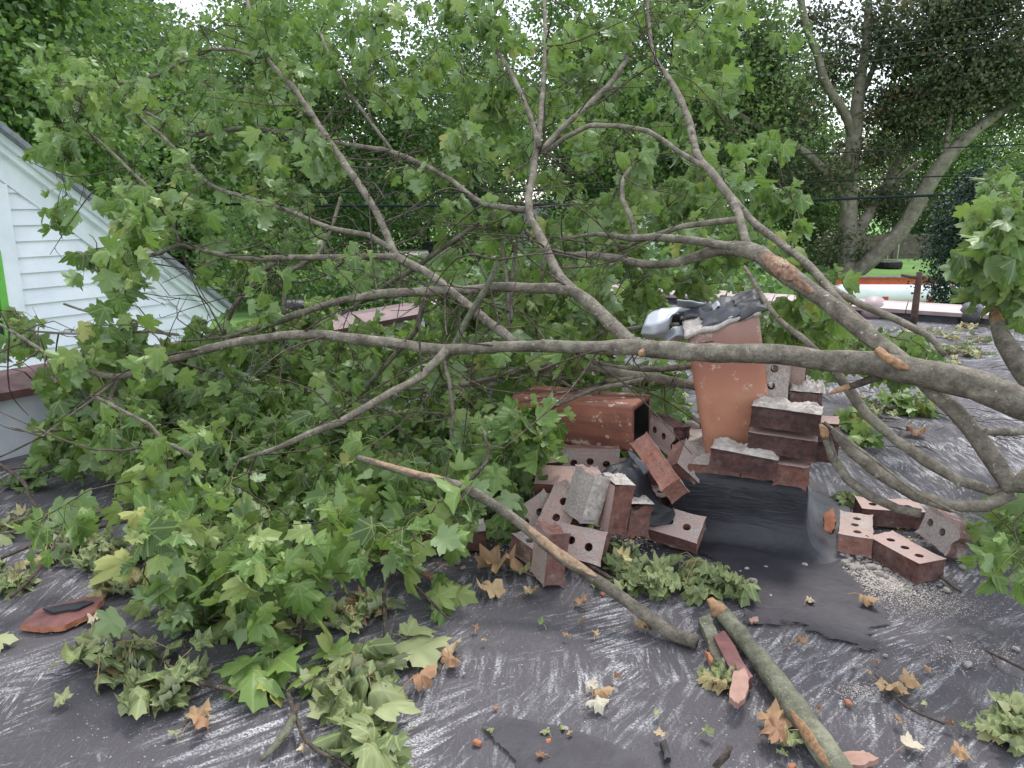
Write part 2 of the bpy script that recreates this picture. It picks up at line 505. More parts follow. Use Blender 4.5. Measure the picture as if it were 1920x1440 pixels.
# grass ground
m, nt, b, _ = newmat("lawn_grass")
c = coords(nt)
base = ramp(nt, noise(nt, c, .35, 6, .65), [(.3, (.08, .18, .035)), (.55, (.15, .31, .055)), (.75, (.22, .40, .075))])
base = mix(nt, mth(nt, 'MULTIPLY', noise(nt, c, 9, 4, .7), .5), base, (.05, .1, .025))
nt.links.new(base, b.inputs['Base Color'])
b.inputs['Roughness'].default_value = .9
bump(nt, b, noise(nt, c, 14, 4), .5, .05)
M['grass'] = m

# ================================================================== SETTING
D = np.array([math.sin(R(32)), math.cos(R(32)), 0.0])      # the building's long direction
E = np.array([math.cos(R(32)), -math.sin(R(32)), 0.0])     # across it, towards the right
Z = np.array([0, 0, 1.0])
gx = [-400, -60, -20, 0, 20, 60, 400]
gy = [-300, -20, 20, 60, 100, 200, 900]
tag(mesh("ground", [(x, y, GROUND) for y in gy for x in gx],
         [(j * 7 + i, j * 7 + i + 1, j * 7 + i + 8, j * 7 + i + 7) for j in range(6) for i in range(6)], M['grass'], smooth=False, world=False), kind='structure')
CORNER = np.array([-2.1, 3.15, 0]) + D * 6.35
# flat roof: one slightly uneven sheet on a solid body
u0, u1, v0, v1 = -12.5, 0.0, 0.0, 12.0
nu, nv = 110, 110
rv, rf = [], []
for i in range(nu + 1):
    for j in range(nv + 1):
        p = CORNER + D * (u0 + (u1 - u0) * i / nu) + E * (v0 + (v1 - v0) * j / nv)
        z = .004 * mnoise.noise(Vector((p[0] * 1.3, p[1] * 1.3, 0))) + .002 * mnoise.noise(Vector((p[0] * 7, p[1] * 7, 3)))
        rv.append((p[0], p[1], z - .006))
for i in range(nu):
    for j in range(nv):
        a = i * (nv + 1) + j
        rf.append((a, a + nv + 1, a + nv + 2, a + 1))
tag(mesh("flat_roof", rv, rf, M['roof'], world=False), kind='structure')
g = Geo()
g.box(CORNER + D * (u0 / 2) + E * 6 + Z * (GROUND / 2 - .04), D, E, Z, 12.45, 11.95, -GROUND - .06)
tag(g.make("building_walls", M['white_wall']), "white walls of the building under the flat roof", "building", kind='structure')

# parapets with tile copings
def parapet(name, a, dirn, length, h, label, copmat, n, wallmat):
    e = empty(name, a, label, "parapet")
    nrm = np.array([-dirn[1], dirn[0], 0])
    g = Geo(); g.box(a + dirn * length / 2 + Z * (h / 2 - .01), dirn, nrm, Z, length, .2, h + .02); g.make("wall", wallmat, e)
    step = length / n
    for k in range(n):
        c0 = a + dirn * (step * k + .004); c1 = a + dirn * (step * (k + 1) - .004)
        prof = [(-.16, h + .0), (-.165, h + .035), (-.06, h + .085), (.06, h + .085), (.165, h + .035), (.16, h + .0)]
        v = [c + nrm * p[0] + Z * (p[1] + .002) for c in (c0, c1) for p in prof]
        f = [(i, (i + 1) % 6, (i + 1) % 6 + 6, i + 6) for i in range(6)] + [(5, 4, 3, 2, 1, 0), (6, 7, 8, 9, 10, 11)]
        mesh("coping_tile", v, f, copmat, e, smooth=False)
    return e
parapet("side_parapet", CORNER - D * 12.4 - E * .12, D, 8.85, .25, "white parapet wall with a maroon tile coping along the roof's left side", M['coping_red'], 13, M['white_wall'])
parapet("side_parapet", CORNER - D * 3.5 - E * .12, D, 1.4, .25, "short parapet stretch with a pale coping seen under the fallen branches", M['coping'], 2, M['membrane'])
rp = parapet("rear_parapet", CORNER + D * .1 - E * .2, E, 12, .06, "low rear roof edge with pinkish tile coping in front of the white tank", M['coping'], 20, M['membrane'])
# rounded coping ends on the rear edge
for px, py in ((1822, 585), (1632, 578)):
    p = G(px, py, .10)
    s = np.dot(p - CORNER, E); c0 = CORNER + D * .1 + E * s + Z * .07
    v, f = tube([c0 - D * .19, c0 - D * .12, c0, c0 + D * .12, c0 + D * .19], [.05, .105, .12, .105, .05], 12)
    mesh("coping_cap", v, f, M['lead'] if px > 1700 else M['coping'], rp)

# T-shaped stick post at the roof edge, rusty vent pipe
e = empty("post", G(1712, 607), "thin rusty post with a short cross arm standing at the rear roof edge", "post")
b0 = G(1712, 607); y = b0[1]
q = catmull([b0, P(1718, 560, y), P(1724, 510, y)], .1)
v, f = tube(q, np.linspace(.032, .024, len(q)), 8, .15)
mesh("pole", v, f, M['rust'], e)
v, f = tube([P(1690, 516, y), P(1712, 520, y), P(1736, 519, y)], [.012, .014, .012], 6, .2)
mesh("cross_arm", v, f, M['rust'], e)
e = empty("vent_pipe", G(553, 730), "rusty red clay vent pipe with a dark rim behind the fallen branches", "vent pipe")
b0 = G(553, 730); y = b0[1]; top = P(553, 580, y)
v, f = tube([b0, (b0 + top) / 2, top], [.058] * 3, 14); mesh("pipe", v, f, M['clay_tile'], e)
v, f = tube([top - Z * .01, top + Z * .02, top + Z * .045], [.072, .076, .07], 14); mesh("rim", v, f, M['lead'], e)

# ------------------------------------------------------------------ white neighbouring house with lap siding
HO = P(0, 400, 6.6); HO[2] = 0
HN = np.array([E[0], E[1], 0.0])                 # wall normal towards us
def onwall(px, py): return PL(px, py, HO, HN)
A, B = onwall(0, 283), onwall(402, 588)
sA, sB = np.dot(A - HO, D), np.dot(B - HO, D)
slope = (A[2] - B[2]) / (sB - sA)
sE = sB - .12                                   # eave corner
sK = sA - 1.9                                   # ridge
zK = A[2] + slope * (sA - sK)
zE = A[2] - slope * (sE - sA)
def rake(s): return zK - slope * abs(s - sK)
house = empty("white_house", HO + D * sK + Z * GROUND, "white clapboard house gable with wide rake boards beside the roof", "house")
deep = 9.0
sL = 2 * sK - sE
g = Geo()
gv = [HO + D * s + Z * z for s, z in ((sL, GROUND), (sE, GROUND), (sE, zE), (sK, zK), (sL, zE))]
v = gv + [p - HN * deep for p in gv]
g.add(v, [(0, 1, 2, 3, 4), (9, 8, 7, 6, 5), (0, 5, 6, 1), (1, 6, 7, 2), (4, 3, 8, 9), (0, 4, 9, 5), (2, 7, 8, 3)])
g.make("wall", M['siding'], house)
g = Geo()
ch = .135
z = -2.0 + .027
fr = .21                                        # boards stop at the frieze
while z < zK - fr:
    z1 = z + ch
    sr0 = sK + (zK - fr - z) / slope; sr1 = sK + (zK - fr - z1) / slope
    sr0, sr1 = min(sr0, sE), min(max(sr1, sK), sE)
    l0, l1 = 2 * sK - sr0, 2 * sK - sr1
    o0, o1 = .032, .006
    pts = [HO + D * l0 + HN * o0 + Z * z, HO + D * sr0 + HN * o0 + Z * z, HO + D * sr1 + HN * o1 + Z * z1, HO + D * l1 + HN * o1 + Z * z1,
           HO + D * l0 + HN * .003 + Z * z, HO + D * sr0 + HN * .003 + Z * z]
    g.add(pts, [(0, 1, 2, 3), (4, 5, 1, 0)])
    z = z1
g.make("clapboard", M['siding'], house)
for sg in (1, -1):
    ln = math.hypot(sE - sK, (sE - sK) * slope)
    dv = (D * sg * (sE - sK) - Z * slope * (sE - sK)) / ln
    nv_ = np.cross(HN, dv) * (1 if sg > 0 else -1); nv_ = nv_ / np.linalg.norm(nv_)
    if nv_[2] < 0: nv_ = -nv_
    mid = HO + D * (sK + sg * (sE - sK) / 2) + Z * (zK - slope * (sE - sK) / 2)
    for nm, off, th, out, w in (("rake_board", -.115, .03, .018, .19), ("rake_moulding", -.01, .05, .055, .05), ("rake_trim", .045, .05, .09, .055)):
        g = Geo(); g.box(mid + nv_ * off + HN * (out + .0), dv, HN, nv_, ln + .3, th + out, w); g.make(nm, M['siding'], house)
    g = Geo(); g.box(mid + nv_ * .095 - HN * (deep / 2 - .1), dv, HN, nv_, ln + .35, deep + .3, .04); g.make("roof", M['shingle'], house)
# window at the left edge of the view, lime green frame inside a white casing
c1, c2 = onwall(22, 340), onwall(8, 620)
sw = np.dot(onwall(19, 420) - HO, D)
g = Geo()
zt, zb = onwall(20, 345)[2], onwall(20, 640)[2]
g.box(HO + D * (sw - .07) + HN * .03 + Z * (zt + zb) / 2, D, HN, Z, .13, .05, zt - zb)
g.box(HO + D * (sw - 1.15) + HN * .03 + Z * (zt + zb) / 2, D, HN, Z, .13, .05, zt - zb)
g.box(HO + D * (sw - .61) + HN * .032 + Z * (zt - .065), D, HN, Z, .95, .05, .13)
wfr = g.make("window", M['siding'], house)
g = Geo()
zg = onwall(5, 468)[2]
g.box(HO + D * (sw - .165) + HN * .035 + Z * (zg + zb) / 2, D, HN, Z, .06, .06, zg - zb)
g.box(HO + D * (sw - .61) + HN * .034 + Z * (zg - .03), D, HN, Z, .83, .06, .06)
o = g.make("frame", M['green_trim'], None); w_ = o.matrix_world.copy(); o.parent = wfr; o.location = o.location - wfr.location - house.location
g = Geo()
g.box(HO + D * (sw - .61) + HN * .028 + Z * (zt + zb) / 2, D, HN, Z, .95, .02, zt - zb - .1)
o = g.make("pane", M['glass'], None); o.parent = wfr; o.location = o.location - wfr.location - house.location

# ------------------------------------------------------------------ far yard: fence, tank, tyre, houses, car, lines
def far_box_house(name, px0, px1, pytop, d, wall_h, roof_h, depth, label, yaw, roofmat, windows):
    p0, p1 = P(px0, pytop, d), P(px1, pytop, d)
    zt = (p0[2] + p1[2]) / 2
    w = p1[0] - p0[0]; cx = (p0[0] + p1[0]) / 2
    e = empty(name, (cx, d, GROUND), label, "house", rot=(0, 0, yaw))
    zl = zt - GROUND - roof_h
    g = Geo()
    v = [(-w / 2, 0, 0), (w / 2, 0, 0), (w / 2, 0, zl), (0, 0, zl + roof_h), (-w / 2, 0, zl)]
    v = v + [(a, depth, c) for a, b_, c in v]
    g.add(v, [(0, 1, 2, 3, 4), (9, 8, 7, 6, 5), (1, 6, 7, 2), (5, 0, 4, 9)])
    mesh("wall", g.verts(), g.f, M['siding'], e, False, world=False)
    g = Geo()
    k = 0
    while k * .2 < zl + roof_h - .2:
        zz = k * .2; ww = w / 2 if zz < zl else w / 2 * (1 - (zz - zl) / roof_h)
        g.box((0, -.012, zz + .1), (1, 0, 0), (0, 1, .08), Z, 2 * ww - .05, .02, .2); k += 1
    mesh("clapboard", g.verts(), g.f, M['siding'], e, False, world=False)
    g = Geo()
    for s in (1, -1):
        n_ = np.array([s * roof_h, 0, w / 2]); n_ /= np.linalg.norm(n_)
        t_ = np.array([s * w / 2, 0, -roof_h]); l_ = np.linalg.norm(t_); t_ /= l_
        g.box(np.array([s * w / 4, depth / 2, zl + roof_h / 2]) + n_ * .07 + t_ * .12, t_, (0, 1, 0), n_, l_ + .25, depth + .5, .12)
    mesh("roof", g.verts(), g.f, roofmat, e, False, world=False)
    for wx, wz, ww, wh in windows:
        g = Geo(); g.box((wx, -.05, wz), (1, 0, 0), (0, 1, 0), Z, ww + .24, .06, wh + .24)
        f_ = mesh("window", g.verts(), g.f, M['siding'], e, False, world=False)
        g = Geo(); g.box((wx - ww / 4, -.085, wz), (1, 0, 0), (0, 1, 0), Z, ww / 2 - .05, .02, wh); g.box((wx + ww / 4, -.085, wz), (1, 0, 0), (0, 1, 0), Z, ww / 2 - .05, .02, wh)
        o = mesh("pane", g.verts(), g.f, M['glass'], e, False, world=False); o.parent = f_
far_box_house("far_house", 330, 450, 335, 46, 3, 1.6, 8, "small white house with a paired window among the trees behind the branches", R(6), M['shingle'], [(.35, 4.0 - .9, .75, .7)])
far_box_house("garage", 1130, 1250, 378, 38, 2.4, 1.2, 7, "grey roofed white garage gable behind the fallen branches", R(38), M['shingle'], [])
def board_fence(name, a, b, h, label, mat=None, bw=.15):
    e = empty(name, a, label, "fence")
    a = np.array(a, float); b = np.array(b, float)
    L = np.linalg.norm(b - a); d = (b - a) / L; n = np.array([-d[1], d[0], 0])
    g = Geo()
    k = int(L / bw)
    for i in range(k):
        hh = h + random.uniform(-.03, .03)
        g.box(a + d * (i + .5) * bw + Z * hh / 2 + n * random.uniform(-.006, .006), d, n, Z, bw * .93, .02, hh)
    g.make("boards", mat or M['fence'], e)
    for i in range(int(L / 2.4) + 1):
        g = Geo(); g.box(a + d * min(i * 2.4 + .06, L - .06) - n * .07 + Z * (h + .05) / 2, d, n, Z, .1, .1, h + .1); g.make("post", mat or M['fence'], e)
    for zz in (.35, h - .35):
        g = Geo(); g.box((a + b) / 2 - n * .034 + Z * zz, d, n, Z, L, .04, .09); g.make("rail", mat or M['fence'], e)
dF = 56.
board_fence("wood_fence", (P(1440, 450, dF)[0], dF, GROUND), (P(2060, 450, dF + 3)[0], dF + 3, GROUND), 1.75, "weathered brown board fence across the far lawn behind the pale tree")
board_fence("grey_fence", (P(1385, 500, 22)[0], 22, GROUND), (P(1450, 500, 25)[0], 25, GROUND), 1.5, "short grey board fence half hidden behind the scarred limb", simple("grey_boards", (.3, .31, .33), .8, .2, 4, .1))
# white tank on orange frame
dT = 30.
t0 = P(1560, 552, dT); t1 = P(1900, 552, dT + 1.5)
tk = empty("tank_trailer", (t0[0], dT, GROUND), "long white tank on a red and orange steel frame in the far yard", "tank")
ax = (t1 - t0); ax /= np.linalg.norm(ax); rT = .40
Lt = np.linalg.norm(t1 - t0)
ps = [t0 + ax * s for s in (0, .05, .16, .3)] + [t1 - ax * s for s in (.3, .16, .05, 0)]
v, f = tube(ps, [.05, rT * .6, rT * .9, rT, rT, rT * .9, rT * .6, .05], 24); mesh("tank", v, f, M['tank_white'], tk)
nT = np.array([-ax[1], ax[0], 0]); nT /= np.linalg.norm(nT)
g = Geo(); g.box((t0 + t1) / 2 + Z * (rT + .1) + nT * .3, ax, nT, Z, Lt + 1, .08, .26); g.make("top_rail", M['orange'], tk)
g = Geo(); g.box((t0 + t1) / 2 + Z * (rT + .27) + nT * .2, ax, nT, Z, Lt + 1, .3, .06); g.make("ledge", M['fence'], tk)
g = Geo(); g.box((t0 + t1) / 2 - Z * (rT + .2) - nT * .1, ax, nT, Z, Lt + 1, .9, .36); g.make("chassis", M['red_paint'], tk)
for s in (.25, .5, .75):
    g = Geo(); g.box(t0 + ax * Lt * s - Z * .22 - nT * (rT - .06), ax, nT, Z, .22, .2, .36); g.make("bracket", M['red_paint'], tk)
g = Geo()
for s in (.05, .95): g.box(t0 * (1 - s) + t1 * s + Z * ((GROUND - t0[2]) / 2) + nT * .1, ax, nT, Z, .15, .15, t0[2] - GROUND - .1)
g.make("stand", M['red_paint'], tk)
# tyre lying on the lawn
tp = G(1664, 503, GROUND)
bm = bmesh.new()
rr = .62; r2 = .24
vs = []
for i in range(36):
    a = i * 2 * math.pi / 36
    ring = []
    for j in range(12):
        bb = j * 2 * math.pi / 12
        q = rr * 1.0 + math.copysign(abs(math.cos(bb)) ** .7, math.cos(bb)) * .2
        if j % 12 in (0, 1, 11): q += .02 * (i % 2)
        ring.append(bm.verts.new((q * math.cos(a), q * math.sin(a), math.copysign(abs(math.sin(bb)) ** .6, math.sin(bb)) * r2 + r2)))
    vs.append(ring)
for i in range(36):
    for j in range(12):
        bm.faces.new((vs[i][j], vs[(i + 1) % 36][j], vs[(i + 1) % 36][(j + 1) % 12], vs[i][(j + 1) % 12]))
me = bpy.data.meshes.new("tyre"); bm.to_mesh(me); bm.free(); me.materials.append(M['black'])
o = bpy.data.objects.new("tyre", me); COL.objects.link(o); o.location = tuple(tp)
tag(o, "large black tyre lying on the bright green lawn", "tyre")
# small white frame by the fence
fr0 = P(1682, 407, 50.)
e = empty("goal_frame", (fr0[0], 50, GROUND), "thin white metal frame standing by the far board fence", "frame")
for dx in (-.32, .32):
    v, f = tube([(fr0[0] + dx, 50, GROUND), (fr0[0] + dx, 50, fr0[2])], [.03, .03], 6); mesh("upright", v, f, M['tank_white'], e)
v, f = tube([(fr0[0] - .32, 50, fr0[2]), (fr0[0] + .32, 50, fr0[2])], [.03, .03], 6); mesh("crossbar", v, f, M['tank_white'], e)
# driveway with a dark parked car
dC = 62.
cp = P(850, 430, dC)
g = Geo()
for k in range(12):
    g.abox(cp[0] - 9 + k * 1.5, cp[0] - 7.502 + k * 1.5, dC - 1.5, dC + 3.5, GROUND - .05, GROUND + .03)
tag(g.make("driveway", M['road']), kind='structure')
car = empty("parked_car", (cp[0] - .3, dC, GROUND + .03), "dark parked car on the far pale driveway under the trees", "car")
prof = [(-2.1, .35), (-2.15, .75), (-1.9, .95), (-1.2, 1.0), (-.6, 1.42), (.7, 1.45), (1.4, 1.02), (2.05, .92), (2.15, .6), (2.1, .35)]
v = [(x, yy, zz) for yy in (-.8, .8) for x, zz in prof]; n_ = len(prof)
mesh("body", v, [tuple(range(n_)), tuple(range(2 * n_ - 1, n_ - 1, -1))] + [((i + 1) % n_, i, i + n_, (i + 1) % n_ + n_) for i in range(n_)], M['car'], car, False, world=False)
g = Geo(); v = [(x, -.812, zz) for x, zz in ((-1.05, 1.02), (-.55, 1.34), (.65, 1.37), (1.2, 1.02))]; g.add(v, [(3, 2, 1, 0)])
mesh("window", g.verts(), g.f, M['glass'], car, False, world=False)
for x in (-1.35, 1.35):
    for yy in (-.82, .62):
        v, f = tube([(x, yy, .32), (x, yy + .2, .32)], [.32, .32], 16); mesh("wheel", v, f, M['black'], car, world=False)

# overhead lines
LINES = [([(-300, 384), (300, 381), (640, 386), (1040, 384), (1405, 379), (1845, 362), (2300, 340)], 24, .042, 'cable', "thickest black overhead cable, lowest of the lines across the trees"),
         ([(-300, 352), (500, 359), (860, 361), (1180, 353), (1400, 346), (1865, 326), (2300, 306)], 24.5, .022, 'cable', "middle overhead line, next above the thick black cable"),
         ([(-300, 305), (560, 313), (930, 310), (1430, 292), (1870, 273), (2300, 254)], 25, .019, 'cable', "overhead line third from the bottom, above the middle wire"),
         ([(-300, 172), (420, 189), (700, 186), (1000, 170), (1390, 142), (1920, 78), (2300, 30)], 27, .012, 'wire', "thin grey upper wire, lowest of the top set of wires"),
         ([(-300, 155), (600, 166), (1000, 150), (1290, 130), (1920, 51), (2300, -5)], 27.4, .012, 'wire', "thin grey upper wire, middle one of the top set"),
         ([(-300, 135), (600, 148), (1000, 130), (1270, 108), (1920, 21), (2300, -40)], 27.8, .012, 'wire', "thin grey wire, highest of the top set of wires")]
for pts, d, r, mt, lab in LINES:
    q = catmull([P(a, b_, d) for a, b_ in pts], 1.0)
    v, f = tube(q, [r] * len(q), 6)
    tag(mesh("power_line", v, f, M[mt]), lab, "power line", "overhead lines")

# ------------------------------------------------------------------ background trees
LV = np.array([(0, 0, 0), (.36, .42, .1), (0, .95, -.06), (-.36, .42, .1)], float)
def frames(mid, nrm):
    mid = mid / (np.linalg.norm(mid, axis=1)[:, None] + 1e-9)
    nrm = nrm - mid * np.sum(nrm * mid, axis=1)[:, None]
    nrm = nrm / (np.linalg.norm(nrm, axis=1)[:, None] + 1e-9)
    side = np.cross(mid, nrm)
    return side, mid, nrm
def crown_mesh(name, blobs, nclump, per, leaf, mat, parent, seed, spread=.5, flat=.6, hollow=.45, lift=.3):
    """leaf sized faces gathered in clumps through a set of ellipsoids"""
    r = np.random.default_rng(seed)
    vol = np.array([b[1][0] * b[1][1] * b[1][2] for b in blobs]) ** .7
    pick = r.choice(len(blobs), nclump, p=vol / vol.sum())
    d = r.normal(size=(nclump, 3)); d /= np.linalg.norm(d, axis=1)[:, None]
    rad = (hollow + (1 - hollow) * r.random(nclump)) ** .6
    rad *= 1 + .12 * r.normal(size=nclump)
    C = np.array([blobs[i][0] for i in pick]) + d * rad[:, None] * np.array([blobs[i][1] for i in pick])
    sz = spread * (.5 + r.random(nclump))
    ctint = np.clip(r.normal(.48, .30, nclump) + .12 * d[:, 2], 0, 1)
    n = nclump * per
    ci = np.repeat(np.arange(nclump), per)
    off = r.normal(size=(n, 3)) * sz[ci][:, None] * np.array([1, 1, flat])
    pos = C[ci] + off
    pos[:, 2] = np.maximum(pos[:, 2], GROUND + .05)
    mid = r.normal(size=(n, 3)) + off / (sz[ci][:, None] + .01) * .5 + np.array([0, 0, -.3])
    nrm = r.normal(size=(n, 3)) * .8 + np.array([0, -.2, lift + .5])
    s, m_, n_ = frames(mid, nrm)
    L = leaf * (.6 + .8 * r.random(n))
    V = pos[:, None, :] + L[:, None, None] * (LV[None, :, 0:1] * s[:, None, :] + LV[None, :, 1:2] * m_[:, None, :] + LV[None, :, 2:3] * n_[:, None, :])
    base = np.arange(n)[:, None] * 4
    F = np.concatenate([base + np.array([[0, 1, 2]]), base + np.array([[0, 2, 3]])])
    tint = np.repeat(np.clip(ctint[ci] + r.normal(0, .13, n), 0, 1), 4)
    return mesh(name, V.reshape(-1, 3), F, mat, parent, smooth=False, tint=tint)
def stems(parent, paths, mat, name="trunk", sides=10, bmp=.12):
    for k, pts in enumerate(paths):
        q = catmull(pts, .35)
        v, f = tube(q[:, :3], q[:, 3], sides, bmp)
        mesh(name if k == 0 else "limb", v, f, mat, parent)
def bg_tree(name, px, d, top, width, mat, label, seed, n=260, per=42, leaf=.2, low=None, blobs=None, bark='tree_bark', cat="tree", group="trees around the far yards", spread=.5, trunk_r=.16, hollow=.45):
    """top: photo row of the crown's top; low: row of its bottom"""
    x = P(px, 400, d)[0]
    zt = P(px, top, d)[2]
    zl = P(px, low, d)[2] if low is not None else GROUND + 1.6
    base = np.array([x, d, GROUND])
    e = empty(name, base, label, cat, group)
    r = random.Random(seed)
    w = width / 2
    if blobs is None:
        hgt = zt - zl
        blobs = []
        nb = 9
        for k in range(nb):
            t = (k + .5) / nb
            sw = math.sin(math.pi * (.12 + .8 * t)) ** .7
            a = r.uniform(0, 6.28)
            blobs.append(((x + math.cos(a) * w * .5 * sw, d + math.sin(a) * w * .5 * sw, zl + hgt * t), (w * .62 * sw, w * .62 * sw, hgt * .22)))
    paths = [[(x, d, GROUND - .1, trunk_r * 1.3), (x + r.uniform(-.2, .2), d, GROUND + 1.5, trunk_r), (x + r.uniform(-.4, .4), d + .2, (zl + zt) / 2, trunk_r * .6), (x + r.uniform(-.6, .6), d, zt - .5, trunk_r * .15)]]
    for k in range(5):
        b_ = blobs[r.randrange(len(blobs))]
        z0 = max(GROUND + 1.5, b_[0][2] - 2.5)
        paths.append([(x, d, z0, trunk_r * .5), ((x + b_[0][0]) / 2, (d + b_[0][1]) / 2, (z0 + b_[0][2]) / 2 + .3, trunk_r * .35), (*b_[0], trunk_r * .1)])
    stems(e, paths, M[bark], sides=7)
    crown_mesh("crown", blobs, int(n * 1.5), int(per * 1.35), leaf, M[mat], e, seed, spread=spread, hollow=hollow)
    return e
T = bg_tree
T("maple_tree", 60, 15, -90, 6.2, 'crown_mid', "big leafy maple behind the white house at the top left corner", 1, 620, 42, .13, low=300, trunk_r=.2)
T("tree", 235, 24, -60, 7.0, 'crown_dark', "dark tree behind the white house gable", 2, 300, 42, .19, low=400)
T("tree", 480, 36, -20, 8.5, 'crown_mid', "mid green tree rising behind the small white house", 3, 240, 42, .22, low=430, spread=.6)
T("tree", 330, 44, 60, 8.0, 'crown_light', "pale green tree beyond the small white house", 4, 260, 42, .24, low=330, spread=.7)
T("tree", 690, 40, 20, 9.0, 'crown_dark', "dark tree standing left of the gap of sky", 5, 230, 42, .22, low=450, spread=.6)
T("tree", 610, 52, 210, 9.0, 'crown_mid', "broad mid green tree in front of the far driveway", 6, 300, 40, .24, low=455, spread=.7)
T("tree", 900, 46, 120, 7.5, 'crown_dark', "thin dark tree with sky showing through, middle of the view", 7, 170, 42, .22, low=450, spread=.55, trunk_r=.22)
T("tree", 1060, 38, -70, 10, 'crown_mid', "tall green tree behind the upright forked branch", 8, 330, 42, .22, low=430, spread=.6)
T("tree", 1260, 42, -90, 11, 'crown_light', "tall light green tree left of the pale barked tree", 9, 400, 42, .23, low=420, spread=.6)
T("tree", 1180, 60, 150, 13, 'crown_dark', "dark tree mass deep behind the garage", 10, 380, 40, .27, low=470, spread=.8)
T("tree", 800, 70, 190, 12, 'crown_mid', "distant green tree beyond the parked car", 11, 260, 40, .3, low=440, spread=.9)
T("tree", 1480, 66, 120, 12, 'crown_light', "yellowish green tree behind the pale barked tree's left limb", 12, 380, 40, .28, low=470, spread=.8)
T("tree", 1500, 50, 270, 7, 'crown_dark', "dark round tree left of the pale trunk, under the wires", 13, 260, 40, .2, low=470, spread=.5)
T("tree", 1730, 72, 140, 14, 'crown_mid', "green tree beyond the board fence on the far right", 14, 380, 40, .3, low=480, spread=.9)
T("tree", 1960, 48, 60, 11, 'crown_mid', "leafy tree at the right edge behind the dark evergreen", 15, 330, 40, .23, low=480, spread=.6)
T("tree", 160, 60, 130, 14, 'crown_dark', "far dark tree behind the house gable's ridge", 16, 280, 40, .3, low=430, spread=.9)
T("tree", 1370, 75, 60, 14, 'crown_mid', "distant green tree under the gap of bright sky", 17, 300, 40, .3, low=450, spread=.9)
T("tree", 930, 60, -60, 12, 'crown_light', "tall pale green tree far behind the thin dark tree", 18, 300, 40, .27, low=430, spread=.8)
T("tree", 1900, 62, 90, 11, 'crown_mid', "green tree showing under the raised pale limb at the right edge", 19, 300, 40, .27, low=480, spread=.8)
T("tree", 560, 62, -40, 9, 'crown_mid', "far green tree between the small white house and the dark tree", 20, 260, 40, .27, low=430, spread=.8)
# understorey shrubs
for k, (px, d, top, wd, mt, lab) in enumerate([
        (455, 30, 385, 5.5, 'crown_dark', "dark hedge shrub below the small white house"), (560, 34, 400, 4.5, 'crown_mid', "round green shrub beside the dark hedge shrub"),
        (700, 26, 500, 5, 'crown_dark', "dark low shrub on the lawn behind the roof edge"), (930, 40, 395, 5, 'crown_mid', "bushy shrub right of the far parked car"),
        (1060, 28, 420, 6, 'crown_dark', "dark shrub left of the garage"), (1330, 30, 400, 6, 'crown_dark', "dark shrub right of the garage"),
        (1290, 48, 300, 8, 'crown_dark', "tall dark shrub behind the garage roof"), (330, 22, 430, 4, 'crown_dark', "shrub growing against the white house's corner"),
        (1000, 16, 520, 5, 'crown_dark', "dark shrub just past the rear roof edge"), (1190, 14, 525, 4.5, 'crown_dark', "low shrub just past the roof edge behind the torn sheet metal"),
        (1440, 47, 440, 5, 'crown_dark', "shrub against the left end of the board fence"), (1560, 52, 455, 4, 'crown_brown', "brownish shrub at the foot of the pale barked tree")]):
    T("shrub", px, d, top, wd, mt, lab, 40 + k, 110, 40, .16, low=min(1400, 560), cat="shrub", group="shrubs in the yards", spread=.35, trunk_r=.06, hollow=.55)
# pale barked sycamore traced limb by limb
dS = 42.
def tr(pts, d): return [(*P(a, b_, d + dd), r * d / FPX) for a, b_, r, dd in pts]
syc = empty("sycamore_tree", (P(1585, 510, dS)[0], dS, GROUND), "large tree with pale mottled bark and several spreading limbs", "tree")
sp = [[(1583, 545, 24, 0), (1585, 500, 22, 0), (1590, 420, 20, 0), (1592, 350, 18, 0), (1600, 270, 17, 0), (1606, 215, 15, 0), (1612, 160, 12, 0), (1624, 80, 9, 0), (1630, -30, 7, 0)],
      [(1600, 260, 11, 0), (1585, 215, 10, -.5), (1548, 155, 9, -1), (1532, 100, 8, -1), (1512, 50, 8, -1), (1498, -20, 7, -1)],
      [(1588, 400, 9, 0), (1560, 340, 8, -1), (1520, 295, 9, -1.5), (1475, 265, 9, -2), (1435, 243, 8, -2), (1400, 225, 7, -2), (1372, 205, 5, -2)],
      [(1592, 460, 13, 0), (1622, 412, 13, .5), (1655, 362, 12, 1), (1682, 308, 11, 1), (1712, 262, 9, 1), (1735, 200, 7, 1), (1750, 130, 5, 1)],
      [(1590, 520, 18, 0), (1632, 488, 18, -.5), (1690, 432, 17, -1), (1730, 366, 16, -1.5), (1772, 300, 15, -2), (1822, 250, 13, -2), (1872, 213, 10, -2), (1935, 180, 8, -2)],
      [(1610, 450, 8, .5), (1630, 405, 8, 1), (1650, 380, 7, 2), (1690, 330, 6, 2), (1730, 300, 5, 2)],
      [(1610, 190, 8, 0), (1640, 120, 6, 1), (1660, 40, 5, 1), (1670, -30, 4, 1)],
      [(1772, 300, 6, -2), (1780, 230, 5, -2), (1800, 160, 4, -2), (1840, 110, 3, -2)]]
stems(syc, [[(q[0], q[1], q[2], q[3] * .8) for q in tr(p, dS)] for p in sp], M['syc_bark'], sides=12, bmp=.1)
def blob(px, py, d, rx, ry):
    s = d / FPX
    return (tuple(P(px, py, d)), (rx * s, rx * s * .8, ry * s))
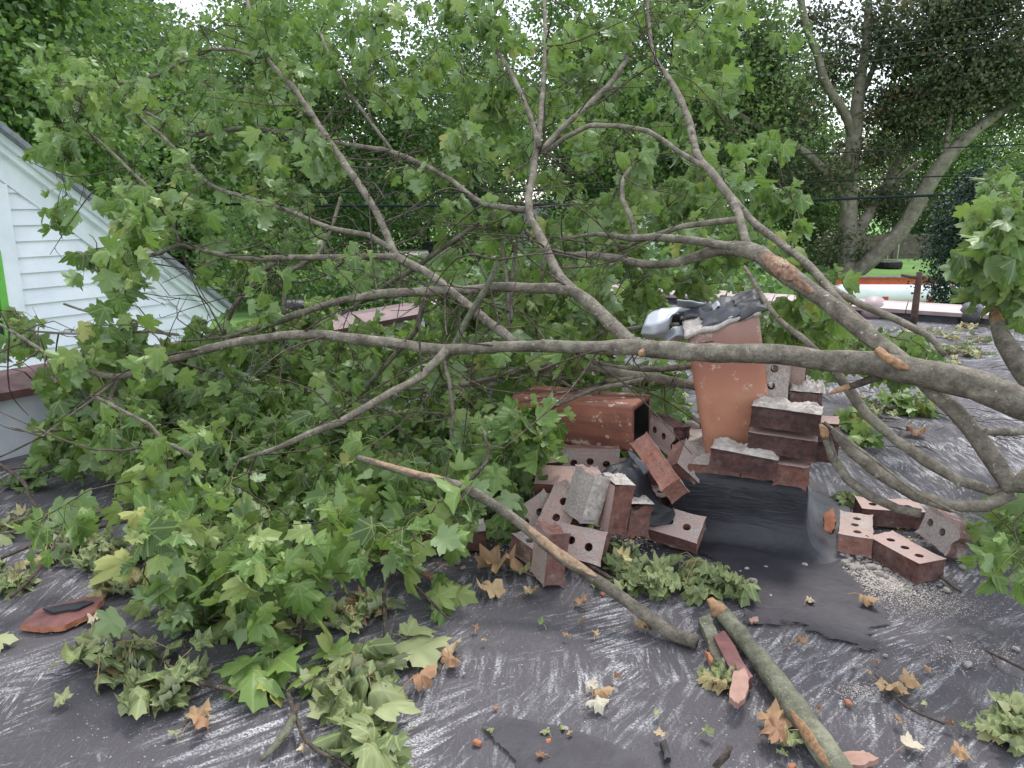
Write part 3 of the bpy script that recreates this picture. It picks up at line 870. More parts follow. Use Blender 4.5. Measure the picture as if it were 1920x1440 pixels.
sb = [blob(*q) for q in [(1700, 60, 42, 130, 70), (1840, 60, 41, 120, 80), (1780, 150, 41, 120, 60), (1890, 160, 40, 80, 60), (1680, 200, 43, 70, 45), (1640, 290, 42, 60, 40), (1750, 215, 41, 100, 45),
                         (1560, 330, 41, 60, 35), (1460, 210, 41, 70, 60), (1420, 120, 42, 60, 50), (1560, 130, 43, 30, 40), (1540, 40, 42, 35, 35), (1680, 380, 43, 70, 30), (1580, 460, 42, 45, 40), (1440, 310, 41, 45, 30), (1850, -30, 41, 140, 50)]]
crown_mesh("crown", sb, 1050, 46, .21, M['crown_brown'], syc, 77, spread=.5, hollow=.2)
# dark evergreen in front of the tank
dE = 18.
ev = empty("evergreen_tree", (P(1830, 500, dE)[0], dE, GROUND), "dark green columnar evergreen hiding the right end of the white tank", "tree")
eb = [blob(*q) for q in [(1830, 400, dE, 62, 50), (1825, 470, dE, 85, 50), (1822, 540, dE, 88, 60), (1845, 620, dE, 90, 70), (1850, 350, dE, 45, 40), (1800, 440, dE, 50, 40)]]
stems(ev, [[(*P(1830, 400, dE)[:2], GROUND, .12), (*P(1830, 400, dE)[:2], -.5, .09), (*P(1840, 350, dE), .02)]], M['tree_bark'], sides=7)
crown_mesh("crown", eb, 420, 60, .075, M['conifer'], ev, 78, spread=.13, flat=1.3, hollow=.5)

# ================================================================== THE FALLEN MAPLE
# lobed leaf, base at the origin, tip at y = 1; several bent versions
half = [(0.0, 0.0), (.12, -.06), (.30, -.08), (.47, .01), (.42, .11), (.46, .18), (.36, .235), (.47, .28), (.56, .36), (.68, .52), (.53, .53), (.49, .61), (.37, .58), (.27, .55), (.29, .67), (.32, .77), (.16, .83), (0.0, 1.04)]
OUT = np.array(half + [(-x, y) for x, y in half[-2:0:-1]])
CEN = np.array([0, .30])
NO = len(OUT)
LV2 = np.concatenate([OUT, CEN + (OUT - CEN) * .52, CEN[None]])
LT = []
for i in range(NO):
    k = (i + 1) % NO
    LT += [(i, k, NO + k), (i, NO + k, NO + i), (NO + i, NO + k, 2 * NO)]
LT = np.array(LT)
def bent(cup, droop, fold, wave, twist, seed):
    x, y = LV2[:, 0].copy(), LV2[:, 1].copy()
    z = -cup * x * x - droop * (y ** 2) + fold * np.abs(x)
    r = np.hypot(x, y - .3)
    an = np.arctan2(y - .3, x)
    z = z + wave * r * (np.sin(3 * an + seed) * .6 + np.sin(7 * an + 2 * seed) * .4)
    # roll the blade along its length and sides when strongly drooped or folded
    if abs(droop) > .5:
        yy = np.sin(np.clip(y, -1, 1.1) * droop * 1.3) / (droop * 1.3); z = z + 0 * yy; y = yy
    z = z + twist * x * y
    return np.stack([x, y, z], 1)
VAR = [bent(.15, .12, .10, .10, .1, 0), bent(.35, .25, -.10, .12, -.15, 1), bent(.1, .45, .22, .14, .2, 2), bent(.5, .2, .0, .16, .1, 3), bent(-.2, .3, .25, .12, -.2, 4),
       bent(.3, .6, -.35, .18, .3, 5), bent(-.3, -.3, .5, .22, .3, 6), bent(.9, .5, .1, .25, -.4, 7), bent(-.6, .7, .6, .25, .4, 8), bent(.2, .9, -.6, .3, .5, 9)]
def crumpled(k, axis, seed, amp):
    """blade rolled round an axis and creased"""
    x, y = LV2[:, 0], LV2[:, 1] - .3
    ca, sa = math.cos(axis), math.sin(axis)
    u, w = x * ca + y * sa, -x * sa + y * ca
    z = (1 - np.cos(u * k)) / k
    u2 = np.sin(u * k) / k * .8
    cr = np.array([mnoise.noise(Vector((a * 3.2, b * 3.2, seed))) + .5 * mnoise.noise(Vector((a * 8, b * 8, seed + 4))) for a, b in zip(x, y)])
    z = z + amp * cr
    w = w * (.85 + .1 * cr)
    return np.stack([u2 * ca - w * sa, u2 * sa + w * ca + .3, z], 1)
VAR += [crumpled(2.2, .3, 1, .22), crumpled(-2.0, 1.2, 2, .25), crumpled(3.0, 2.2, 3, .22), crumpled(1.4, 1.6, 4, .3), crumpled(-3.0, .1, 5, .2), crumpled(1.0, .8, 6, .34)]
class Leaves:
    """collects leaves; builds them and their stalks as one mesh"""
    def __init__(s): s.d = {i: [] for i in range(len(VAR))}; s.pv, s.pf, s.pt, s.n = [], [], [], 0
    def add(s, base, mid, nrm, size, tint, var): s.d[var].append((*base, *mid, *nrm, size, tint))
    def stalk(s, a, b, sag, r=.0011, tint=.93):
        a, b = np.asarray(a), np.asarray(b)
        m_ = (a + b) / 2 + np.array([0, 0, sag])
        d = b - a; d = d / (np.linalg.norm(d) + 1e-9)
        u = np.cross(d, [.3, .5, .8]); u /= np.linalg.norm(u) + 1e-9
        w = np.cross(d, u)
        for c in (a, m_, b):
            for t in (0, 2.09, 4.19): s.pv.append(c + (u * math.cos(t) + w * math.sin(t)) * r)
        o = s.n
        for q in (0, 3):
            for j in range(3):
                k = (j + 1) % 3
                s.pf += [(o + q + j, o + q + k, o + q + 3 + k), (o + q + j, o + q + 3 + k, o + q + 3 + j)]
        s.n += 9
        s.pt += [tint] * 9
    def count(s): return sum(len(x) for x in s.d.values())
    def make(s, name, mat, parent=None, **k):
        V, F, T_, B_ = [], [], [], []; o = 0
        for i, L in s.d.items():
            if not L: continue
            A = np.array(L)
            sd_, m_, n_ = frames(A[:, 3:6], A[:, 6:9])
            q = VAR[i]
            vv = A[:, None, 0:3] + A[:, 9][:, None, None] * (q[None, :, 0:1] * sd_[:, None] + q[None, :, 1:2] * m_[:, None] + q[None, :, 2:3] * n_[:, None])
            nv_ = len(q)
            V.append(vv.reshape(-1, 3))
            F.append((LT[None] + (np.arange(len(A)) * nv_)[:, None, None] + o).reshape(-1, 3))
            T_.append(np.repeat(A[:, 10], nv_)); B_.append(np.tile(np.column_stack([LV2, np.zeros(len(LV2))]), (len(A), 1))); o += len(A) * nv_
        if s.n:
            V.append(np.array(s.pv)); F.append(np.array(s.pf) + o); T_.append(np.array(s.pt)); B_.append(np.tile([.3, .9, 0], (s.n, 1)))
        return mesh(name, np.concatenate(V), np.concatenate(F), mat, parent, tint=np.concatenate(T_), blade=np.concatenate(B_), **k)

def DZ(d): return d if d < 2.2 else 2.2 + (d - 2.2) * 1.75
LIMBS = {
 'trunk': [(2010, 800, 41, 1.70), (1920, 757, 37, 1.75), (1830, 722, 36, 1.8), (1740, 700, 38, 1.85), (1640, 682, 30, 1.9), (1540, 673, 27, 1.95), (1420, 662, 24, 2.0), (1300, 660, 23, 2.08), (1190, 652, 21, 2.15), (1090, 652, 16, 2.2), (960, 648, 14, 2.25), (830, 655, 13, 2.28), (700, 640, 13, 2.32), (590, 627, 12, 2.36), (480, 638, 11, 2.4), (390, 655, 10, 2.43), (300, 682, 9, 2.46), (220, 707, 8, 2.5), (150, 690, 6, 2.54), (100, 672, 5, 2.58), (50, 638, 4, 2.6), (0, 608, 3.5, 2.65), (-60, 575, 3, 2.7)],
 'a': [(1195, 655, 19, 2.15), (1150, 612, 18, 2.22), (1110, 572, 17, 2.28), (1075, 546, 16, 2.33), (1050, 520, 13, 2.38), (1030, 480, 12, 2.45), (1005, 425, 10, 2.55), (990, 392, 10, 2.6), (1000, 320, 9, 2.75), (1010, 250, 8, 2.85), (1019, 150, 6, 3.0), (1022, 60, 5, 3.15), (1018, -40, 4, 3.3)],
 'b': [(1012, 275, 7, 2.8), (990, 210, 6, 2.9), (965, 150, 6, 3.0), (935, 100, 5.5, 3.1), (912, 45, 5, 3.2), (897, -30, 4, 3.3)],
 'c': [(1012, 285, 7, 2.8), (1055, 240, 7, 2.85), (1105, 195, 7, 2.92), (1150, 150, 7, 3.0), (1172, 115, 6, 3.05), (1182, 86, 4, 3.08)],
 'd': [(992, 394, 9, 2.6), (930, 388, 7, 2.65), (890, 372, 7, 2.7), (830, 328, 6, 2.8), (735, 286, 6, 2.95), (640, 270, 5, 3.05), (590, 256, 5, 3.12), (520, 246, 5, 3.2), (450, 240, 5, 3.25), (360, 254, 4, 3.3), (300, 224, 3.5, 3.35), (230, 190, 3, 3.4), (150, 170, 2.5, 3.45)],
 'e': [(735, 282, 4, 2.95), (700, 235, 4, 3.0), (660, 180, 4, 3.1), (620, 110, 3.5, 3.2), (600, 60, 3, 3.3)],
 'f': [(1075, 546, 14, 2.33), (1040, 541, 14, 2.34), (960, 539, 13, 2.38), (860, 545, 12, 2.42), (760, 547, 11, 2.46), (660, 560, 10, 2.5), (590, 578, 9, 2.55), (520, 605, 8, 2.6), (470, 618, 6, 2.65), (420, 632, 4, 2.7), (340, 640, 3, 2.8)],
 'g': [(965, 640, 13, 2.26), (940, 620, 13, 2.3), (890, 585, 12, 2.36), (830, 532, 11, 2.44), (780, 500, 11, 2.5), (742, 480, 10, 2.55), (716, 418, 9, 2.62), (690, 372, 9, 2.68), (640, 297, 9, 2.8), (600, 240, 8, 2.9), (550, 165, 7, 3.0), (502, 112, 6, 3.1), (478, 60, 6, 3.2), (463, 0, 5, 3.3), (455, -50, 4, 3.4)],
 'h': [(745, 482, 9, 2.54), (700, 480, 8, 2.57), (600, 482, 8, 2.62), (500, 484, 7, 2.66), (430, 480, 6, 2.7), (335, 460, 6, 2.76), (300, 475, 5, 2.8), (240, 483, 4, 2.85), (180, 500, 3, 2.9)],
 'i': [(336, 461, 5, 2.76), (318, 400, 5, 2.8), (280, 355, 4.5, 2.85), (225, 300, 4, 2.95), (185, 262, 3, 3.0), (150, 235, 2.5, 3.05)],
 'j': [(735, 468, 7, 2.56), (690, 442, 7, 2.6), (620, 428, 6, 2.66), (560, 402, 6, 2.72), (480, 376, 5.5, 2.8), (400, 350, 5, 2.88), (360, 312, 5, 2.95), (310, 262, 4.5, 3.05), (260, 218, 4, 3.12), (230, 170, 3, 3.2)],
 'k': [(492, 110, 4.5, 3.1), (440, 92, 4, 3.15), (400, 92, 4, 3.18), (350, 112, 4, 3.22), (290, 142, 4, 3.28), (220, 158, 3.5, 3.33), (185, 158, 3, 3.36), (150, 190, 2.5, 3.4)],
 'l': [(838, 656, 11, 2.27), (825, 672, 11, 2.26), (790, 703, 11, 2.24), (740, 732, 10, 2.2), (690, 760, 10, 2.17), (640, 790, 10, 2.13), (580, 815, 9, 2.1), (520, 840, 7, 2.07), (450, 862, 4, 2.05)],
 'm': [(1712, 692, 24, 1.86), (1690, 676, 23, 1.88), (1640, 638, 22, 1.95), (1575, 585, 22, 2.05), (1520, 545, 22, 2.14), (1480, 517, 25, 2.2), (1445, 493, 22, 2.26), (1402, 468, 21, 2.32), (1340, 470, 15, 2.4), (1280, 489, 12, 2.46), (1225, 498, 10, 2.52), (1180, 488, 10, 2.56), (1120, 478, 9, 2.62), (1060, 476, 7, 2.68), (1020, 462, 5, 2.75), (985, 430, 4, 2.85)],
 'n': [(1403, 468, 13, 2.32), (1392, 425, 11, 2.38), (1374, 380, 11, 2.45), (1340, 335, 11, 2.52), (1308, 295, 9, 2.6), (1296, 245, 9, 2.7), (1278, 190, 8, 2.8), (1252, 145, 7, 2.9), (1226, 105, 5, 3.0), (1216, 40, 4, 3.1), (1212, -40, 3, 3.2)],
 'o': [(1325, 318, 7, 2.55), (1270, 283, 6, 2.62), (1215, 246, 6.5, 2.7), (1160, 236, 6, 2.74), (1105, 236, 5.5, 2.78), (1060, 258, 5.5, 2.8), (1018, 288, 6, 2.8)],
 'p': [(1395, 466, 12, 2.32), (1345, 458, 11, 2.38), (1290, 450, 11, 2.43), (1240, 445, 10, 2.48), (1190, 446, 9, 2.54), (1120, 440, 5, 2.62), (1050, 448, 3.5, 2.7)],
 'q': [(1192, 444, 7, 2.54), (1182, 405, 7, 2.58), (1166, 375, 6, 2.62), (1170, 330, 5, 2.7), (1190, 305, 4, 2.75)],
 'r': [(1385, 412, 8, 2.4), (1340, 416, 7, 2.45), (1280, 424, 7, 2.5), (1225, 442, 6, 2.56), (1160, 470, 4, 2.65)],
 's': [(1658, 652, 12, 1.94), (1625, 612, 11, 2.05), (1560, 550, 11, 2.2), (1520, 500, 11, 2.3), (1470, 462, 10, 2.4), (1420, 425, 10, 2.5), (1385, 385, 9, 2.58), (1362, 360, 9, 2.62)],
 't': [(1770, 668, 8, 2.15), (1745, 632, 9, 2.2), (1690, 604, 10, 2.27), (1620, 575, 10, 2.35), (1560, 540, 9, 2.45), (1505, 492, 8, 2.55), (1440, 440, 6, 2.65)],
 'u': [(1395, 500, 4, 2.36), (1425, 548, 6, 2.3), (1458, 598, 7, 2.22), (1500, 632, 8, 2.15), (1530, 658, 9, 2.1), (1565, 695, 12, 2.06), (1600, 742, 14, 2.02), (1625, 778, 15, 1.98), (1680, 825, 14, 1.93), (1740, 870, 15, 1.88), (1800, 903, 15, 1.83), (1860, 918, 15, 1.79), (1895, 920, 14, 1.77)],
 'v': [(1722, 706, 15, 1.88), (1750, 735, 16, 1.87), (1790, 772, 17, 1.85), (1830, 815, 18, 1.82), (1868, 868, 20, 1.79), (1893, 905, 24, 1.77), (1930, 900, 26, 1.74), (2010, 880, 26, 1.70)],
 'w': [(1895, 925, 20, 1.77), (1850, 945, 18, 1.76), (1780, 950, 18, 1.78), (1715, 928, 18, 1.83), (1650, 888, 18, 1.88), (1600, 848, 17, 1.94), (1562, 808, 13, 2.0)],
 'x': [(1725, 962, 13, 1.80), (1680, 952, 14, 1.83), (1630, 930, 14, 1.87), (1590, 900, 13, 1.92), (1562, 858, 13, 1.98), (1545, 808, 11, 2.02)],
 'y': [(1545, 792, 4, 1.98), (1585, 822, 4, 1.93), (1640, 862, 4, 1.87), (1720, 925, 4, 1.78), (1790, 960, 3.5, 1.74), (1840, 972, 3, 1.72)],
 'z': [(1790, 790, 8, 1.95), (1840, 808, 10, 2.0), (1900, 810, 11, 2.05), (1990, 800, 12, 2.1)],
 'aa': [(1325, 728, 13, 2.45), (1260, 714, 13, 2.46), (1205, 706, 12, 2.48), (1110, 690, 9, 2.52), (1000, 690, 9, 2.56), (900, 716, 8, 2.6), (850, 722, 6, 2.65), (770, 730, 4, 2.7)],
 'ab': [(1310, 684, 9, 2.5), (1240, 692, 9, 2.53), (1170, 690, 8, 2.56), (1100, 678, 7, 2.6), (1020, 672, 7, 2.64), (930, 676, 6, 2.7), (850, 690, 4, 2.75)],
 'ac': [(1208, 712, 7, 2.47), (1160, 722, 7, 2.46), (1110, 730, 6, 2.44), (1060, 752, 6, 2.42), (1010, 775, 5, 2.4), (960, 790, 4, 2.38)],
 'ad': [(1190, 708, 7, 2.48), (1140, 715, 6, 2.5), (1090, 735, 5, 2.52), (1030, 700, 4, 2.55), (960, 682, 3.5, 2.6)],
 'ae': [(934, 488, 6, 2.28), (922, 520, 8, 2.3), (900, 560, 9, 2.32), (874, 600, 9, 2.33), (852, 645, 8, 2.33), (840, 670, 5, 2.33)],
 'af': [(930, 398, 6, 2.68), (880, 430, 6.5, 2.72), (820, 472, 7, 2.78), (780, 502, 7, 2.82), (740, 525, 6, 2.88), (700, 550, 5, 2.95), (640, 590, 4, 3.0)],
 'ag': [(525, 487, 7, 2.66), (500, 500, 7, 2.67), (475, 535, 6, 2.7), (440, 572, 6, 2.74), (424, 610, 5, 2.77), (415, 660, 4, 2.8), (400, 720, 3, 2.8)],
 'ah': [(638, 370, 4, 2.75), (625, 420, 4.5, 2.72), (595, 480, 5, 2.68), (545, 508, 6, 2.63), (534, 545, 6, 2.6), (532, 590, 6, 2.58)],
 'ai': [(940, 400, 4.5, 2.72), (942, 460, 4.5, 2.7), (952, 540, 5, 2.66), (955, 620, 5, 2.6)],
 'aj': [(975, 400, 4.5, 2.75), (968, 470, 5, 2.72), (958, 540, 5, 2.68), (960, 600, 4, 2.6)],
 'ak': [(795, 560, 8, 2.46), (780, 620, 7, 2.5), (745, 660, 7, 2.55), (700, 710, 6, 2.6), (660, 760, 5, 2.65)],
 'al': [(835, 680, 6, 2.26), (845, 730, 6, 2.24), (850, 780, 5, 2.22), (845, 815, 4, 2.2)],
 'am': [(222, 710, 6, 2.5), (208, 740, 6, 2.5), (198, 800, 6, 2.48), (200, 870, 6, 2.45)],
 'an': [(215, 715, 5, 2.5), (170, 752, 4, 2.48), (110, 795, 4, 2.45), (80, 818, 3, 2.43), (20, 800, 2.5, 2.4)],
 'ao': [(170, 740, 4, 2.2), (220, 765, 5, 2.2), (280, 795, 5, 2.18), (310, 830, 5.5, 2.15), (370, 858, 6, 2.1)],
 'ap': [(335, 628, 4, 2.6), (280, 622, 4, 2.62), (220, 624, 3.5, 2.65), (110, 625, 3, 2.7), (0, 612, 3, 2.72)],
 'aq': [(320, 630, 4, 2.6), (250, 600, 3.5, 2.65), (185, 590, 3.5, 2.7), (120, 570, 3, 2.75)],
}
fallen = empty("fallen_tree", P(1893, 905, 1.77) * np.array([1, 1, 0]), "huge fallen maple limb with forked bare branches and green leaves lying across the roof", "fallen tree")
NODES = []       # points of the branch network, for twigs
BK = {'ae': 'lichen_bark'}
for key, pts in LIMBS.items():
    q = []
    for a, b_, r, d in pts:
        d2 = DZ(d)
        p = P(a, b_, d2)
        rr = max(r * (.78 if key == 'trunk' else .92 if key == 'v' else .72), 1.9) * d2 / FPX
        p[2] = max(p[2], rr)
        q.append((*p, rr))
    q = np.array(q)
    big = q[:, 3].max()
    c = catmull(q, .05 if big > .012 else .07)
    jit = np.array([[mnoise.noise(Vector((p[0] * 9, p[1] * 9, p[2] * 9 + k * 31))) for k in range(3)] for p in c])
    c[:, :3] += jit * np.minimum(c[:, 3:4] * .45, .006)
    knob = np.array([mnoise.noise(Vector((p[0] * 14, p[1] * 14, p[2] * 14 + 77))) for p in c])
    c[:, 3] *= 1 + .10 * knob + .16 * (np.maximum(knob - .25, 0))
    c[:, 2] = np.maximum(c[:, 2], c[:, 3] * .95)
    sides = 16 if big > .02 else (10 if big > .01 else 7)
    v, f = tube(c[:, :3], c[:, 3], sides, .2 if big > .012 else .14, seed=len(NODES) * .01)
    gl = Geo(); gl.add(v, f)
    for k in range(2, len(c) - 2):          # spurs and knots
        if random.random() < .35:
            dv = Vector((random.gauss(0, 1), random.gauss(0, 1), random.gauss(0, 1))); tv = Vector(c[k + 1, :3] - c[k - 1, :3]).normalized()
            dv = (dv - tv * dv.dot(tv)).normalized() + tv * random.uniform(-.1, .7)
            rk = c[k, 3]; ln = random.uniform(.002, .012)
            a0 = c[k, :3]; a1 = a0 + np.array(dv) * (rk + ln)
            r1 = min(rk * random.uniform(.2, .5), .006)
            v2, f2 = tube([a0, a0 + np.array(dv) * rk * .95, (a0 + np.array(dv) * rk + a1) / 2, a1], [r1 * 1.4, r1 * 1.25, r1 * .8, r1 * .45], 7, .25)
            gl.add(v2, f2)
    gl.make("trunk" if key == 'trunk' else "limb", M[BK.get(key, 'bark')], fallen, smooth=True)
    for p in c: NODES.append(p[:3])
# torn wound on the scarred limb, splintered ends
def wound(pts, name, mat, sides=14, bmp=.5, parent=fallen, seed=3.0):
    c = catmull(np.array([(*P(a, b_, d), r * d / FPX) for a, b_, r, d in pts]), .012)
    v, f = tube(c[:, :3], c[:, 3], sides, bmp, seed)
    return mesh(name, v, f, mat, parent)
dm = DZ(2.2)
wound([(1645, 655, 6, 1.90), (1664, 670, 11, 1.87), (1690, 686, 9, 1.845), (1704, 692, 4, 1.835)], "splintered_end", M['wood'], 9, .7)
wound([(1178, 100, 6.6, DZ(3.06)), (1183, 84, 3, DZ(3.08))], "splintered_end", M['wood'], 7, .6)
wound([(1548, 822, 7, 1.985), (1543, 805, 8, 2.0), (1538, 795, 3, 2.01)], "splintered_end", M['wood'], 9, .7)
wound([(1205, 666, 6, 2.04), (1200, 661, 5, 2.05), (1207, 656, 3, 2.06)], "splintered_end", M['wood'], 8, .5)
c = catmull(np.array([(*P(a, b_, d), r * d / FPX) for a, b_, r, d in [(1650, 706, 9, 1.9), (1620, 716, 7, 1.9), (1590, 726, 6, 1.9), (1560, 735, 2.5, 1.9)]]), .02)
v, f = tube(c[:, :3], c[:, 3], 8, .3); mesh("limb", v, f, M['twig'], fallen)
wound([(1592, 725, 5, 1.893), (1575, 730, 5.5, 1.893), (1550, 741, 1, 1.895)], "splintered_end", M['wood'], 7, .6)

def peel(cc, i0, i1, side, mat, parent, k=1.04, name="peeled_patch", wide=1.2, rough=.0):
    """a bare patch wrapping part of a stick"""
    seg = cc[i0:i1]
    path = seg[:, :3]; tan = np.gradient(path, axis=0); tan /= np.linalg.norm(tan, axis=1)[:, None]
    V, F = [], []
    n_ = 13
    for j in range(len(seg)):
        u = np.array(side, float); u -= tan[j] * np.dot(u, tan[j]); u /= np.linalg.norm(u)
        w = np.cross(tan[j], u)
        ext = wide * math.sin(math.pi * (j + .15) / (len(seg) - .7)) ** .6 * (1 + .4 * mnoise.noise(Vector((j * .5, i0, 0))))
        for q_, a in enumerate(np.linspace(-ext, ext, n_)):
            a += .25 * mnoise.noise(Vector((j * .7, a * 2, 3)))
            kk = (k + rough * mnoise.noise(Vector((j * .35, a * 5, 9)))) if 0 < q_ < n_ - 1 else .9
            V.append(path[j] + (u * math.cos(a) + w * math.sin(a)) * seg[j, 3] * kk)
    for j in range(len(seg) - 1):
        for i in range(n_ - 1): F.append((j * n_ + i, j * n_ + i + 1, (j + 1) * n_ + i + 1, (j + 1) * n_ + i))
    return mesh(name, V, F, mat, parent)
wc_ = catmull(np.array([(*P(a, b_, DZ(d)), r * .72 * DZ(d) / FPX) for a, b_, r, d in [(1402, 468, 21, 2.32), (1445, 493, 22, 2.26), (1480, 517, 25, 2.2), (1520, 545, 22, 2.14), (1575, 585, 22, 2.05)]]), .006)
nw = len(wc_)
peel(wc_, int(nw * .22), int(nw * .66), (-.25, -1, .25), M['raw'], fallen, 1.13, "torn_bark", 1.25, .16)
peel(wc_, int(nw * .32), int(nw * .56), (-.1, -1, .5), M['stripped'], fallen, 1.19, "torn_bark", .6, .16)
peel(wc_, int(nw * .60), int(nw * .80), (-.25, -1, .0), M['raw'], fallen, 1.11, "torn_bark", .5, .1)

# leaf density over the view in 80 px cells, read from the photograph
DENS = """
000113455664455663200000
244455555555565564200000
455665434466555653100000
265543232144545565300000
146554344333567765200003
124555433324788763100025
124555432235788763321026
577776432236776445565216
477777666545432134554114
048899998877701100110200
248999999988400000000000
322689999998300000000002
100799998742000000000013
000578852000000000000001
000112210000000000000000
""".split()
def depth_range(row, px, py):
    if row >= 9:
        yg = G(px, py)[1]
        return yg * .74, yg * .97
    lo = [3.7, 3.6, 3.5, 3.3, 3.1, 2.9, 2.7, 2.55, 2.5][row]
    hi = [5.2, 5.0, 4.8, 4.6, 4.3, 4.0, 3.8, 3.6, 3.6][row]
    if px > 1800: lo, hi = 2.6, 3.3
    elif px > 1420 and row >= 5: lo, hi = 2.6, 3.5
    elif 1200 < px <= 1420 and row >= 6: lo, hi = 2.9, 3.7
    return lo, hi
CLUMPS = {'main': [], 'side': []}
for row, line in enumerate(DENS):
    for colm, chh in enumerate(line):
        dn = int(chh)
        lam = dn * (.44 if row < 7 else .26) * (1.0 if row > 2 else 1.05)
        lam += max(0, dn - 5) * .12
        if 4 <= row <= 8 and colm <= 9: lam *= .72
        for _ in range(rng.poisson(lam)):
            px, py = (colm + rng.random()) * 80, (row + rng.random()) * 80
            lo, hi = depth_range(row, px, py)
            d = lo + (hi - lo) * rng.random()
            p = P(px, py - (30 if row >= 9 else 15), d)
            p[2] = max(p[2], .05)
            CLUMPS['side' if px > 1790 and row >= 3 else 'main'].append((p, dn, row))
# the under layer pressed onto the felt behind and below the branches
for _ in range(330):
    px, py = 60 + 1230 * rng.random(), 610 + 290 * rng.random() ** .85
    if py > 870 and px > 1000: continue
    g_ = G(px, py)
    if np.dot(g_ - CORNER, E) < .25 or np.dot(g_ - CORNER, D) > -.2: continue
    p = g_ * .97
    p[2] = .03 + .3 * rng.random() ** 1.5
    CLUMPS['main'].append((p, 6, 9))
for _ in range(90):
    px, py = 290 + 640 * rng.random(), 850 + 120 * rng.random()
    p = G(px, py) * .985; p[2] = .03 + .16 * rng.random() ** 1.5
    CLUMPS['main'].append((p, 6, 10))
# leaves lying against the side parapet, and a screen of leaves before the rear shrubs
for _ in range(150):
    u = rng.random()
    q = CORNER - D * (6.9 - 3.3 * u) + E * (.12 + .55 * rng.random()); q[2] = .06 + .46 * rng.random()
    CLUMPS['main'].append((q, 6, 8))
for _ in range(80):
    p = P(840 + 380 * rng.random(), 520 + 110 * rng.random(), 3.4 + 1.6 * rng.random()); p[2] = max(p[2], .05)
    CLUMPS['main'].append((p, 6, 7))
for _ in range(11):
    CLUMPS['main'].append((P(950 + 90 * rng.random(), 765 + 105 * rng.random(), 2.22 + .22 * rng.random()), 6, 10))
for _ in range(46):
    p = P(1425 + 330 * rng.random(), 560 + 130 * rng.random(), 2.9 + 1.5 * rng.random()); p[2] = max(p[2], .05)
    CLUMPS['main'].append((p, 6, 7))
for _ in range(46):
    a = rng.random() * 6.28; q = math.sqrt(rng.random())
    p = P(1912 + 75 * q * math.cos(a), 450 + 125 * q * math.sin(a), 2.35 + .9 * rng.random())
    CLUMPS['side'].append((p, 6, 6))
def keep(c):
    """places the photograph shows free of leaves: left wall, pale coping, stub, tank"""
    p = c[0]; v = p - np.array([0, 0, H]); f_ = v[1] * CP - v[2] * SP
    px = 960 + FPX * v[0] / f_; py = 720 - FPX * (v[1] * SP + v[2] * CP) / f_
    if px < 105 and 650 < py < 850: return False
    if 610 < px < 810 and 530 < py < 600: return False
    if 1830 < px and 540 < py < 720: return False
    if 1580 < px < 1830 and 480 < py < 610: return False
    if 570 < px < 790 and 400 < py < 520: return rng.random() < .35
    return True
for k_ in CLUMPS: CLUMPS[k_] = [c for c in CLUMPS[k_] if keep(c)]
# branch stub at the right edge with its own leaves
stub = empty("broken_limb", P(1900, 665, 2.4) * np.array([1, 1, 0]), "snapped limb stub with leafy twigs at the right edge of the roof", "branch")
sp_ = [(1862, 588, 9, 2.6), (1870, 610, 15, 2.55), (1884, 640, 21, 2.48), (1905, 675, 25, 2.4), (1945, 725, 28, 2.3), (2020, 810, 30, 2.15), (2100, 930, 30, 2.0)]
c = catmull(np.array([(*P(a, b_, d), r * .8 * d / FPX) for a, b_, r, d in sp_]), .05)
c[:, 2] = np.maximum(c[:, 2], c[:, 3])
v, f = tube(c[:, :3], c[:, 3], 14, .12); mesh("limb", v, f, M['bark'], stub)
SN = [p[:3] for p in c]
wound([(1872, 606, 11, 2.545), (1866, 588, 9, 2.585), (1861, 574, 2, 2.6)], "splintered_end", M['wood'], 8, .6, stub)

